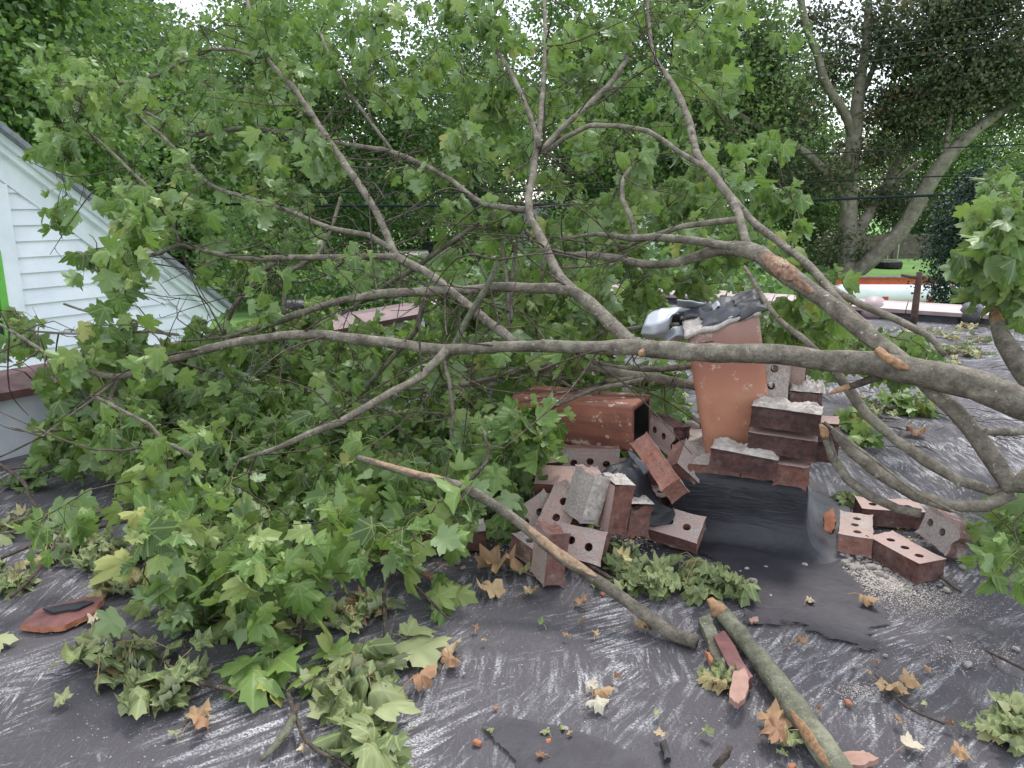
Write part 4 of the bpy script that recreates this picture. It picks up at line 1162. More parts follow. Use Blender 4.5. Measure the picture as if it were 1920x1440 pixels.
def grow(clumps, nodes, parent, leafmat, big=1.0, per=(8, 15)):
    """join each clump to the nearest branch with a twig, then hang leaves round the twig's end"""
    nodes = [np.asarray(n) for n in nodes]
    pend = list(clumps)
    arr = np.array(nodes)
    dist = np.array([np.min(np.sum((arr - c[0]) ** 2, axis=1)) for c in pend])
    tg = Geo(); lv = Leaves()
    r = np.random.default_rng(5)
    for i in np.argsort(dist):
        p, dn, row = pend[i]
        a = np.array(nodes)
        w = np.sum((a - p) ** 2, axis=1) + 0.0
        k = int(np.argmin(w))
        s = a[k]
        L = math.sqrt(w[k])
        if L > .02:
            mid = (s + p) / 2 + r.normal(size=3) * L * .12 + np.array([0, 0, L * .10])
            q = catmull([s, s * .72 + mid * .28 + r.normal(size=3) * L * .03, mid, mid * .35 + p * .65 + r.normal(size=3) * L * .05, p], max(.05, L / 9))
            q[:, 2] = np.maximum(q[:, 2], .004)
            r0 = min(.0022 + L * .0042, .0065)
            v, f = tube(q, np.linspace(r0, .0014, len(q)), 5, .15)
            tg.add(v, f)
            for t in q[1:]: nodes.append(t)
            # short bare side twigs
            if r.random() < .55 and L > .12:
                t0 = q[len(q) // 2]
                t1 = t0 + r.normal(size=3) * np.array([.1, .1, .07])
                t1[2] = max(t1[2], .01)
                v, f = tube([t0, (t0 + t1) / 2 + r.normal(size=3) * .012, t1], [.0022, .0016, .001], 4); tg.add(v, f)
            out0 = (p - q[-3]) if len(q) > 3 else (p - s)
        else:
            out0 = r.normal(size=3)
        out0 = out0 / (np.linalg.norm(out0) + 1e-9)
        low = row >= 9
        ct = np.clip(r.normal(.57, .22), .0, .87)
        for _ in range(r.integers(*per)):
            o = out0 * .6 + r.normal(size=3) * .75
            o /= np.linalg.norm(o)
            pl = .03 + .06 * r.random()
            a0 = p - out0 * .10 * r.random()
            b0 = a0 + o * pl + np.array([0, 0, -.35 * pl])
            size = big * ((.042 + .044 * r.random()) if row < 9 else (.042 + .042 * r.random()))
            b0[2] = max(b0[2], .012)
            midv = o * .5 + np.array([0, 0, -1.15 if not low else -.6]) + r.normal(size=3) * .4
            nrm = np.array([0, -.25, .35 if not low else .5]) + o * .5 + r.normal(size=3) * .7
            if b0[2] + midv[2] / (np.linalg.norm(midv) + 1e-9) * size < .01:
                midv[2] = abs(midv[2]) * .05 - max(0, (b0[2] - .012)) * 1.0
                nrm = np.array([0, 0, 1.0]) + r.normal(size=3) * .25
            yv = r.random()
            tint = np.clip(ct + r.normal(0, .19), 0, .88) if yv > .03 else r.uniform(.86, 1)
            lv.stalk(a0, b0, .012 * r.random(), tint=r.uniform(.84, .98))
            lv.add(b0, midv, nrm, size, tint, int(r.choice(16, p=[.10, .10, .09, .09, .08, .08, .07, .07, .05, .04, .05, .05, .03, .04, .02, .04])))
    o = tg.make("twigs", M['twig'], parent, smooth=True); o['kind'] = 'stuff'
    o = lv.make("foliage", leafmat, parent); o['kind'] = 'stuff'
    return lv.count()
n1 = grow(CLUMPS['main'], NODES, fallen, M['leaf'])
tg = Geo(); r_ = np.random.default_rng(21)
NA = np.array([p for p in NODES if p[0] / p[1] < .17 or p[1] > 3.2])
for _ in range(420):
    a = NA[r_.integers(len(NA))]
    r1 = r_.normal(size=3) * np.array([1, .7, .55]); r1 /= np.linalg.norm(r1)
    L = r_.uniform(.10, .48)
    m1 = a + r1 * L * .45 + r_.normal(size=3) * L * .08
    e1 = a + r1 * L + r_.normal(size=3) * L * .16 - np.array([0, 0, .06 * L])
    q = catmull([a, m1, e1], .05); q[:, 2] = np.maximum(q[:, 2], .006)
    v, f = tube(q, np.linspace(.0014 + L * .006, .0011, len(q)), 5, .15); tg.add(v, f)
    for k in range(r_.integers(0, 3)):
        b0 = q[r_.integers(1, len(q))]; d_ = r_.normal(size=3) * .05 + r1 * .05
        v, f = tube([b0, b0 + d_ * .5 + r_.normal(size=3) * .006, b0 + d_], [.0018, .0014, .0009], 4); tg.add(v, f)
o = tg.make("twigs", M['twig'], fallen, smooth=True); o['kind'] = 'stuff'
n2 = grow(CLUMPS['side'], SN, stub, M['leaf'], per=(9, 17))
print("leaves", n1, n2, "clumps", len(CLUMPS['main']), len(CLUMPS['side']))

# ------------------------------------------------------------------ leafy sprays on the roof
def spray(name, label, pts, stems_, n, mat, size=(.07, .11), zspan=.12, tint=(.4, .15), variants=None, cat="leaf cluster", group=None, seed=1, stand=0.0):
    """pts: (px, py, spread px) lumps of leaves lying on the felt; stems_: traced twigs"""
    r = np.random.default_rng(seed)
    c0 = G(pts[0][0], pts[0][1])
    e = empty(name, c0, label, cat, group)
    lv = Leaves(); tg = Geo()
    for st in stems_:
        q = catmull(np.array([(*(G(a, b_, zz)), rr * G(a, b_, zz)[1] / FPX) for a, b_, rr, zz in st]), .03)
        q[:, 2] = np.maximum(q[:, 2], q[:, 3])
        v, f = tube(q[:, :3], q[:, 3], 6, .15); tg.add(v, f)
    if tg.n: tg.make("stem", M['twig'], e, smooth=True)
    wts = np.array([p[2] ** 1.6 for p in pts]); wts = wts / wts.sum()
    hubs = []
    for p in pts:
        for _ in range(max(1, int(p[2] / 22))):
            x, y = p[0] + r.normal() * p[2] * .4, p[1] + r.normal() * p[2] * .3
            g_ = G(x, y); hubs.append((np.array([g_[0], g_[1], r.random() * zspan * .6 + .01]), p))
    hw = np.array([h[1][2] for h in hubs], float); hw /= hw.sum()
    for _ in range(n):
        h, p = hubs[r.choice(len(hubs), p=hw)]
        s = p[2] * h[1] / FPX
        b0 = h + np.array([r.normal() * s * .5, r.normal() * s * .5, 0])
        b0[2] = .012 + abs(r.normal()) * zspan * .3
        a = r.uniform(0, 6.28)
        midv = np.array([math.cos(a), math.sin(a), r.normal() * .25 + stand * r.normal()])
        nrm = np.array([0, -.15, 1]) + r.normal(size=3) * (.35 + stand)
        sz = r.uniform(*size)
        if b0[2] + midv[2] * sz < .008: midv[2] = -(b0[2] - .008) / sz * .8
        lv.stalk(h, b0, .02 * r.random(), .0012, .9)
        lv.add(b0, midv, nrm, sz, np.clip(r.normal(tint[0] + .1, tint[1] * 1.5), 0, 1) if r.random() > .06 else r.uniform(.88, 1), int(r.choice(variants or range(10))))
    lv.make("foliage", mat, e)
    return e
WV = [5, 7, 9, 10, 11, 12, 13, 13, 14, 15, 15]
spray("leaf_cluster", "wilted olive leaf heap with yellow stalks, left of the big green leaves at the bottom", [(250, 1250, 60), (320, 1290, 60), (200, 1240, 35), (330, 1180, 40)],
      [[(250, 1265, 4, .02), (330, 1275, 5, .03), (420, 1290, 6, .03), (465, 1310, 6, .02)]], 62, M['wilt'], (.055, .085), .09, (.28, .2), WV, seed=2)
spray("leaf_cluster", "fresh green broad leaves on a twig at the bottom edge", [(470, 1300, 45), (560, 1270, 45), (520, 1250, 40)],
      [[(540, 1300, 5, .02), (575, 1390, 5, .02), (640, 1430, 4, .02), (700, 1470, 4, .01)], [(520, 1395, 9, .02), (545, 1350, 8, .03), (560, 1320, 5, .04)]], 17, M['leaf'], (.066, .095), .08, (.62, .14), [0, 1, 2, 3, 5, 13], seed=3, stand=.25)
spray("leaf_cluster", "pale green drooping leaf bunch right of the broad green leaves", [(665, 1270, 48), (700, 1310, 35), (630, 1300, 35)],
      [[(560, 1290, 3, .05), (620, 1250, 3, .04), (680, 1235, 2.5, .03)]], 30, M['wilt'], (.07, .1), .09, (.35, .12), [1, 3, 5, 7, 9, 10, 11, 13, 14, 15], seed=4, stand=.2)
spray("leaf_cluster", "green crumpled leaf bunch at the bottom edge of the roof", [(690, 1400, 50), (720, 1430, 35)], [], 26, M['wilt'], (.07, .1), .08, (.25, .12), [3, 5, 7, 9, 10, 11, 13, 14, 15], seed=5, stand=.2)
spray("leaf_cluster", "greyish green leaf pile under the loose stick, below the bricks", [(1200, 1080, 55), (1290, 1085, 60), (1340, 1095, 45), (1160, 1050, 45), (1220, 1120, 40), (1120, 1020, 30)],
      [[(1080, 1040, 4, .03), (1160, 1090, 4, .03), (1260, 1100, 3, .03)]], 120, M['wilt'], (.05, .08), .09, (.2, .14), WV, seed=6)
spray("leaf_cluster", "pale olive leaf pile cut by the right border near the bottom", [(1905, 1350, 40), (1900, 1385, 30)], [], 34, M['wilt'], (.05, .075), .05, (.5, .12), WV, seed=7)
spray("leaf_cluster", "small green leaf tuft on the felt behind the thick limb", [(1715, 785, 36), (1735, 795, 26)], [], 30, M['leaf'], (.07, .1), .12, (.6, .15), [0, 1, 2, 3, 5], seed=8, stand=.3)
spray("leaf_cluster", "small leaf tuft between two curved branches behind the chimney", [(1600, 800, 30), (1615, 830, 20)], [], 22, M['leaf'], (.06, .09), .12, (.6, .15), [0, 1, 2, 3, 5], seed=9, stand=.3)
spray("leaf_cluster", "flattened green leaf at the foot of the standing brick, left of the pile", [(945, 1010, 22)], [[(880, 1030, 2, .01), (915, 1018, 2, .02), (945, 1010, 2, .02)]], 7, M['leaf'], (.06, .09), .04, (.5, .1), [0, 1, 3], seed=10)
spray("leaf_cluster", "limp leaves hanging from a thin bent twig, left of the tan leaf", [(830, 1120, 26), (815, 1145, 20)], [[(740, 1060, 4, .05), (780, 1100, 3, .06), (815, 1135, 3, .04), (840, 1160, 2, .02)]], 9, M['leaf'], (.06, .09), .06, (.6, .12), [1, 5, 7, 9], seed=11, stand=.3)
spray("leaf_cluster", "curled leaf litter along the white scrape, left of the bent twig", [(620, 1150, 40), (690, 1130, 36), (590, 1170, 30), (650, 1170, 30)], [], 42, M['wilt'], (.05, .075), .05, (.35, .25), WV, seed=12)
spray("leaf_cluster", "dull green leaves around the thin branch at the far left edge", [(95, 1025, 45), (140, 1030, 40), (30, 990, 40)], [[(0, 1048, 3, .03), (90, 1012, 4, .04), (240, 975, 5, .05)], [(20, 1120, 4, .02), (75, 1065, 4, .03), (110, 1010, 4, .05)]], 44, M['wilt'], (.055, .08), .06, (.3, .2), WV, seed=13)
spray("leaf_cluster", "small wilted bunch by the left edge above the broken tile", [(25, 1110, 32), (10, 1090, 30)], [], 22, M['wilt'], (.05, .07), .06, (.4, .25), WV, seed=14)
spray("leaf_cluster", "wilted leaves bordering the big green heap on its left", [(215, 1075, 40), (250, 1050, 40), (240, 1100, 30)], [], 40, M['wilt'], (.055, .08), .07, (.35, .2), WV, seed=15)
spray("leaf_cluster", "green leaf fringe along the foot of the big leafy heap", [(330, 1130, 50), (420, 1150, 60), (500, 1130, 50), (540, 1180, 40), (440, 1190, 45), (350, 1100, 40)], [[(300, 1130, 3, .02), (380, 1160, 3, .03), (470, 1165, 3, .03)]], 80, M['leaf'], (.06, .09), .14, (.55, .2), [0, 1, 2, 3, 5, 7, 10, 13, 15], seed=16, stand=.3)
spray("leaf_cluster", "young leaves cut by the right border above the bottom corner", [(1900, 1005, 34), (1915, 985, 34), (1870, 1005, 16)], [[(1820, 1020, 3, .02), (1880, 1000, 3, .08), (1925, 960, 3, .12)]], 26, M['leaf'], (.045, .07), .14, (.6, .12), [0, 1, 2, 3], seed=17, stand=.5)
spray("leaf_cluster", "dull leaf tuft between the tarred chimney base and the long flat brick", [(1590, 945, 16)], [], 12, M['wilt'], (.04, .06), .04, (.2, .15), WV, seed=18)
spray("leaf_cluster", "dry olive leaves beside the maroon trim strip", [(1355, 1270, 18), (1375, 1290, 16)], [], 12, M['wilt'], (.04, .06), .03, (.45, .2), WV, seed=19)
spray("leaf_cluster", "leaf litter under the thick limb near the right edge", [(1640, 750, 40), (1700, 750, 40), (1760, 690, 40), (1800, 660, 40)], [], 60, M['wilt'], (.05, .08), .06, (.4, .25), WV, seed=20)
spray("leaf_cluster", "scattered litter on the dark felt near the rear edge", [(1780, 640, 50), (1830, 630, 40), (1740, 620, 40)], [], 50, M['wilt'], (.06, .09), .05, (.5, .25), WV, seed=21)
spray("leaf_cluster", "litter of wilted leaves behind the lying clay pipe", [(1255, 760, 45), (1270, 790, 40), (1240, 730, 40), (1280, 830, 30)], [], 90, M['wilt'], (.05, .08), .12, (.35, .2), WV, seed=22)

# ------------------------------------------------------------------ loose sticks
def stick(name, label, pts, mat, sides=12, bmp=.13, cat="stick", ends=(), twigs=()):
    q = np.array([(*p, r) for p, r in pts])
    e = empty(name, (q[-1][0], q[-1][1], 0), label, cat)
    c = catmull(q, .02)
    kn = np.array([mnoise.noise(Vector((p[0] * 20, p[1] * 20, p[2] * 20))) for p in c])
    c[:, 3] *= 1 + .1 * kn
    c[:, 2] = np.maximum(c[:, 2], c[:, 3] * .95)
    v, f = tube(c[:, :3], c[:, 3], sides, bmp); mesh("stem", v, f, mat, e)
    for t in twigs:
        cc = catmull(np.array([(*p, r) for p, r in t]), .03)
        cc[:, 2] = np.maximum(cc[:, 2], cc[:, 3])
        v, f = tube(cc[:, :3], cc[:, 3], 7, .12); mesh("twig", v, f, M['twig'], e)
    return e, c
def pr(px, py, d, r): return (P(px, py, d), r * .77 * d / FPX)
def gr(px, py, z, r): g_ = G(px, py, z); return (g_, r * g_[1] / FPX)
e, c = stick("stick", "long bare stick with peeled patches propped from the leaves down to the felt",
      [pr(672, 858, 2.12, 7), pr(770, 888, 2.04, 10), pr(870, 915, 1.98, 13), pr(960, 970, 1.92, 13), pr(1040, 1035, 1.86, 14.5), pr(1130, 1095, 1.80, 16), pr(1220, 1160, 1.73, 18), pr(1305, 1224, 1.665, 19)], M['bark'],
      twigs=[[pr(872, 915, 1.98, 7), pr(890, 890, 2.0, 5), pr(912, 868, 2.03, 5), pr(918, 845, 2.05, 4), pr(902, 805, 2.08, 3)], [pr(915, 850, 2.05, 3), pr(930, 835, 2.06, 2)], [pr(868, 918, 1.98, 5), pr(855, 940, 1.97, 4), pr(840, 962, 1.96, 3)]])
nC = len(c)
peel(c, int(nC * .05), int(nC * .30), (.2, -.4, 1), M['stripped'], e, 1.15)
peel(c, int(nC * .50), int(nC * .74), (-.1, -.5, 1), M['stripped'], e, 1.15)
lg = [(1345, 1138, 19), (1385, 1188, 24), (1430, 1243, 28), (1500, 1340, 33), (1560, 1425, 37), (1600, 1482, 39)]
e, c = stick("log", "thick lichen spotted branch section lying at the bottom edge of the roof", [gr(a, b_, r * 1.25 / FPX, r * .8) for a, b_, r in lg], M['lichen_bark'], 20, .1, "log")
peel(c, int(len(c) * .70), len(c) - 2, (-.9, -.3, .5), M['wood'], e, 1.04, wide=.5)
q = catmull(np.array([(*P(a, b_, d), r * d / FPX) for a, b_, r, d in [(1350, 1148, 17, 1.62), (1338, 1132, 13, 1.63), (1326, 1124, 3, 1.64)]]), .008)
v, f = tube(q[:, :3], q[:, 3], 9, .6); mesh("splintered_end", v, f, M['wood'], e)
stick("stick", "short reddish broken stick with side twigs left of the pebbles", [gr(660, 1015, .05, 5), gr(730, 1040, .05, 8), gr(780, 1065, .04, 8), gr(815, 1088, .02, 7)], M['raw'], 8, .25,
      twigs=[[gr(745, 1042, .05, 4), gr(650, 1058, .12, 4), gr(595, 1105, .10, 5), gr(568, 1160, .04, 4), gr(562, 1220, .01, 4)], [gr(748, 1045, .05, 4), gr(722, 1100, .04, 4), gr(722, 1200, .01, 3)], [gr(700, 1025, .05, 5), gr(755, 1010, .06, 5), gr(772, 985, .07, 4)]])
stick("stick", "stout short twig at the bottom edge beside the fresh broad leaves", [gr(490, 1425, .02, 5), gr(515, 1400, .02, 9), gr(535, 1375, .025, 10), gr(550, 1345, .03, 9)], M['lichen_bark'], 8, .2)
stick("stick", "pale bark twig lying on the felt beside the left end of the long branch", [gr(0, 1000, .02, 3), gr(110, 985, .03, 4), (G(200, 955, .04), .004), gr(260, 935, .06, 5)], M['bark'], 6, .15,
      twigs=[[gr(110, 985, .03, 3), gr(60, 940, .06, 4), gr(45, 905, .10, 4), gr(-10, 865, .14, 4)]])
stick("stick", "thin dark twig under the dry leaf pair on the right", [gr(1640, 1265, .01, 2), gr(1660, 1285, .012, 3), gr(1700, 1325, .01, 3), gr(1772, 1358, .01, 2.5)], M['twig'], 6)
stick("stick", "splinter of dark wood beside the red brick on the right", [gr(1748, 1070, .01, 3), gr(1775, 1090, .01, 4), (G(1802, 1112), .003)], M['twig'], 6)
stick("stick", "grey broken splinter standing near the bottom edge", [gr(1340, 1440, .01, 7), gr(1362, 1415, .03, 8), gr(1370, 1398, .045, 5)], M['twig'], 7, .3)
stick("stick", "thin dark twig at the right border over the white scrape", [gr(1850, 1220, .01, 2.5), gr(1890, 1240, .02, 3), gr(1935, 1262, .01, 3)], M['twig'], 6, twigs=[[gr(1858, 1225, .01, 2), gr(1870, 1250, .01, 2)]])
# bark slabs by the loose sticks
def slab(name, label, poly, thick, mat, cat, edge=None, zoff=0.0, tilt=None, top=None):
    """flat broken piece: outline in photo pixels on the felt, with thickness"""
    base = [G(a, b_, thick + zoff) for a, b_ in poly]
    cen = np.mean(base, axis=0)
    top_ = []
    for p in base:
        p = p.copy()
        if tilt is not None: p[2] += np.dot(p[:2] - cen[:2], tilt)
        p[2] = max(p[2], thick + .002)
        top_.append(p)
    n_ = len(poly)
    # subdivide the rim so that it can be rough
    T2 = []
    for i in range(n_):
        a, b_ = top_[i], top_[(i + 1) % n_]
        for k in range(5):
            q = a + (b_ - a) * k / 5
            q = q + np.array([random.uniform(-1, 1), random.uniform(-1, 1), 0]) * .0025 * (k > 0)
            T2.append(q)
    n_ = len(T2)
    cen_t = np.mean(T2, axis=0); cen_t[2] += .002
    B2 = [p + (p - cen_t) * .03 * random.random() - Z * thick for p in T2]
    for b_ in B2: b_[2] = max(b_[2], .001)
    v = T2 + B2 + [cen_t, cen_t - Z * thick]
    f = [(i, (i + 1) % n_, 2 * n_) for i in range(n_)] + [(n_ + (i + 1) % n_, n_ + i, 2 * n_ + 1) for i in range(n_)] + [(i, n_ + i, n_ + (i + 1) % n_, (i + 1) % n_) for i in range(n_)]
    mi = [0] * (2 * n_) + [1 if edge else 0] * n_
    return tag(mesh(name, v, f, [mat] + ([edge] if edge else []), None, False, midx=mi), label, cat)
slab("tile_shard", "broken maroon roof tile shard with orange edges lying alone at the left", [(38, 1172), (75, 1142), (160, 1125), (196, 1126), (175, 1150), (122, 1174), (80, 1178)], .014, M['clay_tile'], "tile shard", M['clay_edge'], 0, (.05, .12))
slab("tile_strip", "black tar strip left on top of the maroon tile shard", [(80, 1140), (155, 1126), (176, 1128), (150, 1140), (100, 1148)], .005, M['tar'], "tar strip", None, .022)
slab("trim_strip", "maroon painted trim strip wedged beside the lichen spotted branch", [(1338, 1192), (1358, 1182), (1412, 1268), (1388, 1286)], .03, M['clay_tile'], "trim strip", M['coping_red'], .005)
slab("clay_shard", "flat pink clay shard at the lower end of the maroon trim strip", [(1375, 1266), (1395, 1260), (1404, 1275), (1398, 1302), (1384, 1312), (1368, 1302)], .012, M['pink_tile'], "clay shard", None, .035, (0, .2))
slab("bark_piece", "lichen speckled bark piece between the two loose sticks", [(1310, 1160), (1330, 1152), (1350, 1200), (1372, 1262), (1352, 1262), (1330, 1215)], .02, M['lichen_bark'], "bark")
slab("clay_shard", "long orange shard under the speckled bark piece", [(1322, 1222), (1335, 1225), (1372, 1272), (1362, 1284), (1340, 1255)], .015, M['clay_edge'], "clay shard")
slab("clay_shard", "pointed tan clay shard at the bottom edge, right of the thick branch", [(1578, 1412), (1618, 1408), (1648, 1422), (1620, 1436), (1585, 1436)], .012, M['pink_tile'], "clay shard")
slab("clay_shard", "small pink clay flake between the stick's broken end and the bricks", [(1404, 1160), (1420, 1157), (1422, 1165), (1408, 1168)], .006, M['pink_tile'], "clay shard")
slab("clay_shard", "round orange clay flake beside the tarred chimney base", [(1543, 970), (1560, 966), (1568, 978), (1560, 990), (1546, 984)], .012, M['clay_edge'], "clay shard", None, .02, (.2, .4))
slab("rubber_strip", "small black rubber bit lying near the bottom edge", [(1238, 1392), (1250, 1388), (1258, 1420), (1246, 1426)], .012, M['black'], "rubber bit")

# ------------------------------------------------------------------ dry leaves lying one by one
def single(label, px, py, size, mat, tint, var, ang, n=1, group=None, tilt=.15):
    lv = Leaves()
    g_ = G(px, py)
    r = np.random.default_rng(int(px * 7 + py))
    mid = np.array([math.cos(ang), math.sin(ang), tilt * .3]); nrm = np.array([r.normal() * tilt, r.normal() * tilt, 1])
    b0 = g_ - np.array([math.cos(ang), math.sin(ang), 0]) * size * .5; b0[2] = .014 + size * .12
    lv.add(b0, mid, nrm, size, tint, {2: 15, 5: 13, 8: 11, 7: 12, 9: 14, 3: 15}.get(var, var))
    lv.stalk(b0, b0 - np.array([math.cos(ang + .3), math.sin(ang + .3), 0]) * size * .6 - np.array([0, 0, .008]), .004, .0011, .6)
    o = lv.make("dry_leaf", M[mat])
    z0 = min(v.co.z for v in o.data.vertices)
    o.location.z = .002 - z0 if z0 < 0 else .002
    return tag(o, label, "leaf", group)
single("large crumpled tan leaf, the biggest dry leaf on the felt", 925, 1072, .145, 'dry', .5, 3, 2.4)
single("tan dry leaf just below the biggest crumpled tan leaf", 917, 1118, .085, 'dry', .75, 2, -1.9)
single("big pale green leaf lying flat with a lobed edge", 790, 1240, .125, 'wilt', .72, 0, -1.0)
single("pale green leaf overlapping the upper edge of the big flat pale leaf", 790, 1196, .08, 'wilt', .55, 4, .6)
single("cream coloured dry leaf right of the big flat pale leaf", 848, 1222, .07, 'dry', .85, 2, .5)
single("curled orange brown leaf below the cream coloured dry leaf", 850, 1248, .055, 'dry', .35, 8, 1.0)
single("tan dry leaf, larger of the pair on the dark twig", 1675, 1306, .07, 'dry', .65, 5, -2.0)
single("tan dry leaf, smaller of the pair on the dark twig", 1712, 1290, .055, 'dry', .6, 8, .3)
single("tan star shaped leaf leaning on the thick lichen spotted branch", 1455, 1352, .075, 'dry', .5, 5, 1.4)
single("orange brown leaf under the tan star shaped leaf", 1440, 1390, .075, 'dry', .25, 8, 2.9)
single("grey green leaf touching the orange brown leaf by the branch", 1492, 1402, .06, 'wilt', .6, 3, -.8)
single("yellow curled leaf on the black tar patch", 1632, 1140, .055, 'dry', .55, 9, -.8)
single("tan leaf under the lower end of the long bare stick", 1214, 1184, .06, 'dry', .65, 2, -1.2)
single("small curled tan leaf below the black tar patch", 1505, 1211, .035, 'dry', .5, 7, 0)
single("pale leaf right of the broken maroon tile shard", 186, 1166, .05, 'dry', .95, 2, .4)
single("dull pink leaf below the pale leaf by the tile shard", 222, 1196, .035, 'dry', .15, 8, -.6)
single("grey green leaf cut by the left border", 8, 1210, .06, 'wilt', .75, 1, .3)
single("small pale leaf left of the wilted olive heap", 126, 1320, .045, 'wilt', .75, 2, .2)
single("tan leaf below the wilted olive heap", 382, 1345, .065, 'dry', .6, 5, 1.1)
single("brown curled leaf under the tan leaf by the bottom edge", 378, 1378, .05, 'dry', .3, 9, -1.4)
single("brown dry leaf left of the fallen twig's white scrape", 724, 1152, .045, 'dry', .2, 3, .1)
single("small orange tan leaf right of the leafy pile under the stick", 1092, 1134, .045, 'dry', .4, 5, .7)
single("pale tan leaf left of the leaf pile under the stick", 1000, 1115, .05, 'dry', .8, 2, .3)
single("yellowish leaf beside the cream mortar lump, left of the pile", 990, 1075, .06, 'wilt', .85, 3, -.3)
single("white papery leaf of the group near the bottom middle", 1122, 1336, .05, 'dry', 1.0, 8, -1.4)
single("tan curled leaf of the papery group near the bottom middle", 1135, 1312, .05, 'dry', .55, 9, .1)
single("pale papery leaf at the top of the bottom middle group", 1112, 1290, .035, 'dry', 1.0, 5, 1.3)
single("oval cream leaf near the bottom edge on the right", 1715, 1405, .04, 'dry', .95, 4, .1)
single("grey pink leaf at the bottom right corner", 1806, 1424, .045, 'dry', .45, 8, .2)
single("orange leaf lying behind the branch fork on the right", 1722, 816, .1, 'dry', .2, 2, .2)
single("brown bark like leaf right of the wide flat pale leaf's tip", 800, 1288, .075, 'dry', .3, 9, .7)
r = random.Random(4)
for k in range(64):
    while True:
        px, py = r.uniform(20, 1900), r.uniform(960, 1430)
        if not (1250 < px < 1560 and py < 1080) and not (250 < px < 560 and py < 1150): break
    single("tiny dry leaf scrap scattered on the dark felt", px, py, r.uniform(.014, .03), r.choice(['dry', 'dry', 'wilt']), r.random(), r.choice([2, 5, 7, 8, 9]), r.uniform(0, 6.28), group="dry leaf scraps on the roof")

# ================================================================== CHIMNEY, BRICKS AND RUBBLE
def temp_obj(me):
    o = bpy.data.objects.new("temp", me); COL.objects.link(o); return o
def brick_mesh(seed, L=.194, Wd=.092, Hh=.057, holes=(-.055, 0, .055), broken=False, rough=1.0):
    bm = bmesh.new()
    bmesh.ops.create_cube(bm, size=1)
    bmesh.ops.subdivide_edges(bm, edges=bm.edges[:], cuts=9, use_grid_fill=True)
    dims = np.array([L, Wd, Hh]) / 2
    for v in bm.verts:
        ext = [abs(abs(c) - .5) < 1e-4 for c in v.co]
        p = Vector((v.co.x * L, v.co.y * Wd, v.co.z * Hh))
        n1 = mnoise.noise(p * 25 + Vector((seed * 7.3, 0, 0)))
        n2 = mnoise.noise(p * 70 + Vector((0, seed * 3.1, 0)))
        k = sum(ext)
        d = .0006 * n2 * rough
        if k >= 2: d -= (.0016 + .0045 * max(0, n1) ** 1.2) * rough
        if k == 3: d -= .003 * rough
        for i in range(3):
            if ext[i]: p[i] += math.copysign(d, p[i])
        if broken and v.co.x > .3:
            p.x -= .02 * (mnoise.noise(Vector((p.y * 30, p.z * 30, seed))) + .4) * (v.co.x - .3) / .2
        v.co = p
    bmesh.ops.recalc_face_normals(bm, faces=bm.faces[:])
    for f in bm.faces:
        f.material_index = 1 if abs(f.normal.z) > .75 else 0
        f.smooth = False
    me = bpy.data.meshes.new("brick"); bm.to_mesh(me); bm.free()
    for m_ in M['brick']: me.materials.append(m_)
    if not holes: return me
    o = temp_obj(me)
    bm = bmesh.new()
    for hx in holes:
        q = bmesh.ops.create_cone(bm, cap_ends=True, segments=14, radius1=.0115, radius2=.0125, depth=Hh * 2)
        bmesh.ops.translate(bm, verts=q['verts'], vec=(hx, .004 * math.sin(seed + hx * 50), 0))
    cm = bpy.data.meshes.new("holes"); bm.to_mesh(cm); bm.free()
    cm.materials.append(M['brick'][0])
    co = temp_obj(cm)
    md = o.modifiers.new("b", 'BOOLEAN'); md.operation = 'DIFFERENCE'; md.object = co; md.solver = 'EXACT'
    dg = bpy.context.evaluated_depsgraph_get()
    out = bpy.data.meshes.new_from_object(o.evaluated_get(dg))
    bpy.data.objects.remove(o); bpy.data.objects.remove(co)
    out.name = "brick"
    return out
BM = [brick_mesh(s) for s in (1, 2, 3)]
BS = [brick_mesh(s, holes=()) for s in (4, 5)]
BH = [brick_mesh(6, L=.105, holes=(-.03,), broken=True), brick_mesh(7, L=.095, holes=(), broken=True, rough=1.6)]
def lump(seed, sx, sy, sz, sub=3, amp=.35, fr=1.6):
    bm = bmesh.new()
    bmesh.ops.create_icosphere(bm, subdivisions=sub, radius=.5)
    for v in bm.verts:
        d = v.co.normalized()
        k = 1 + amp * mnoise.noise(d * fr + Vector((seed * 5.1, 0, 0))) + amp * .4 * mnoise.noise(d * fr * 3 + Vector((0, seed, 0)))
        v.co = Vector((max(-.42, min(.42, d.x * .55 * k)) * sx, max(-.42, min(.42, d.y * .55 * k)) * sy, max(-.40, min(.42, d.z * .55 * k)) * sz))
    me = bpy.data.meshes.new("mortar"); bm.to_mesh(me); bm.free()
    me.materials.append(M['mortar'])
    return me
def crust(seed, L, Wd, t):
    """rough mortar bed left on a brick"""
    bm = bmesh.new()
    nx, ny = 22, 12
    vs = [[None] * (ny + 1) for _ in range(nx + 1)]
    for i in range(nx + 1):
        for j in range(ny + 1):
            x, y = (i / nx - .5), (j / ny - .5)
            e_ = min(.5 - abs(x), .5 - abs(y))
            n1 = mnoise.noise(Vector((x * 5 + seed, y * 3, 0))) + .6 * mnoise.noise(Vector((x * 16 + seed, y * 10, 5)))
            h_ = t * (.65 + .7 * n1) * min(1, e_ * 9 + .1)
            vs[i][j] = bm.verts.new((x * L * (.97 + .03 * n1), y * Wd * (.97 + .03 * n1), max(h_, -.002)))
    for i in range(nx):
        for j in range(ny):
            bm.faces.new((vs[i][j], vs[i + 1][j], vs[i + 1][j + 1], vs[i][j + 1]))
    me = bpy.data.meshes.new("mortar"); bm.to_mesh(me); bm.free(); me.materials.append(M['mortar'])
    return me
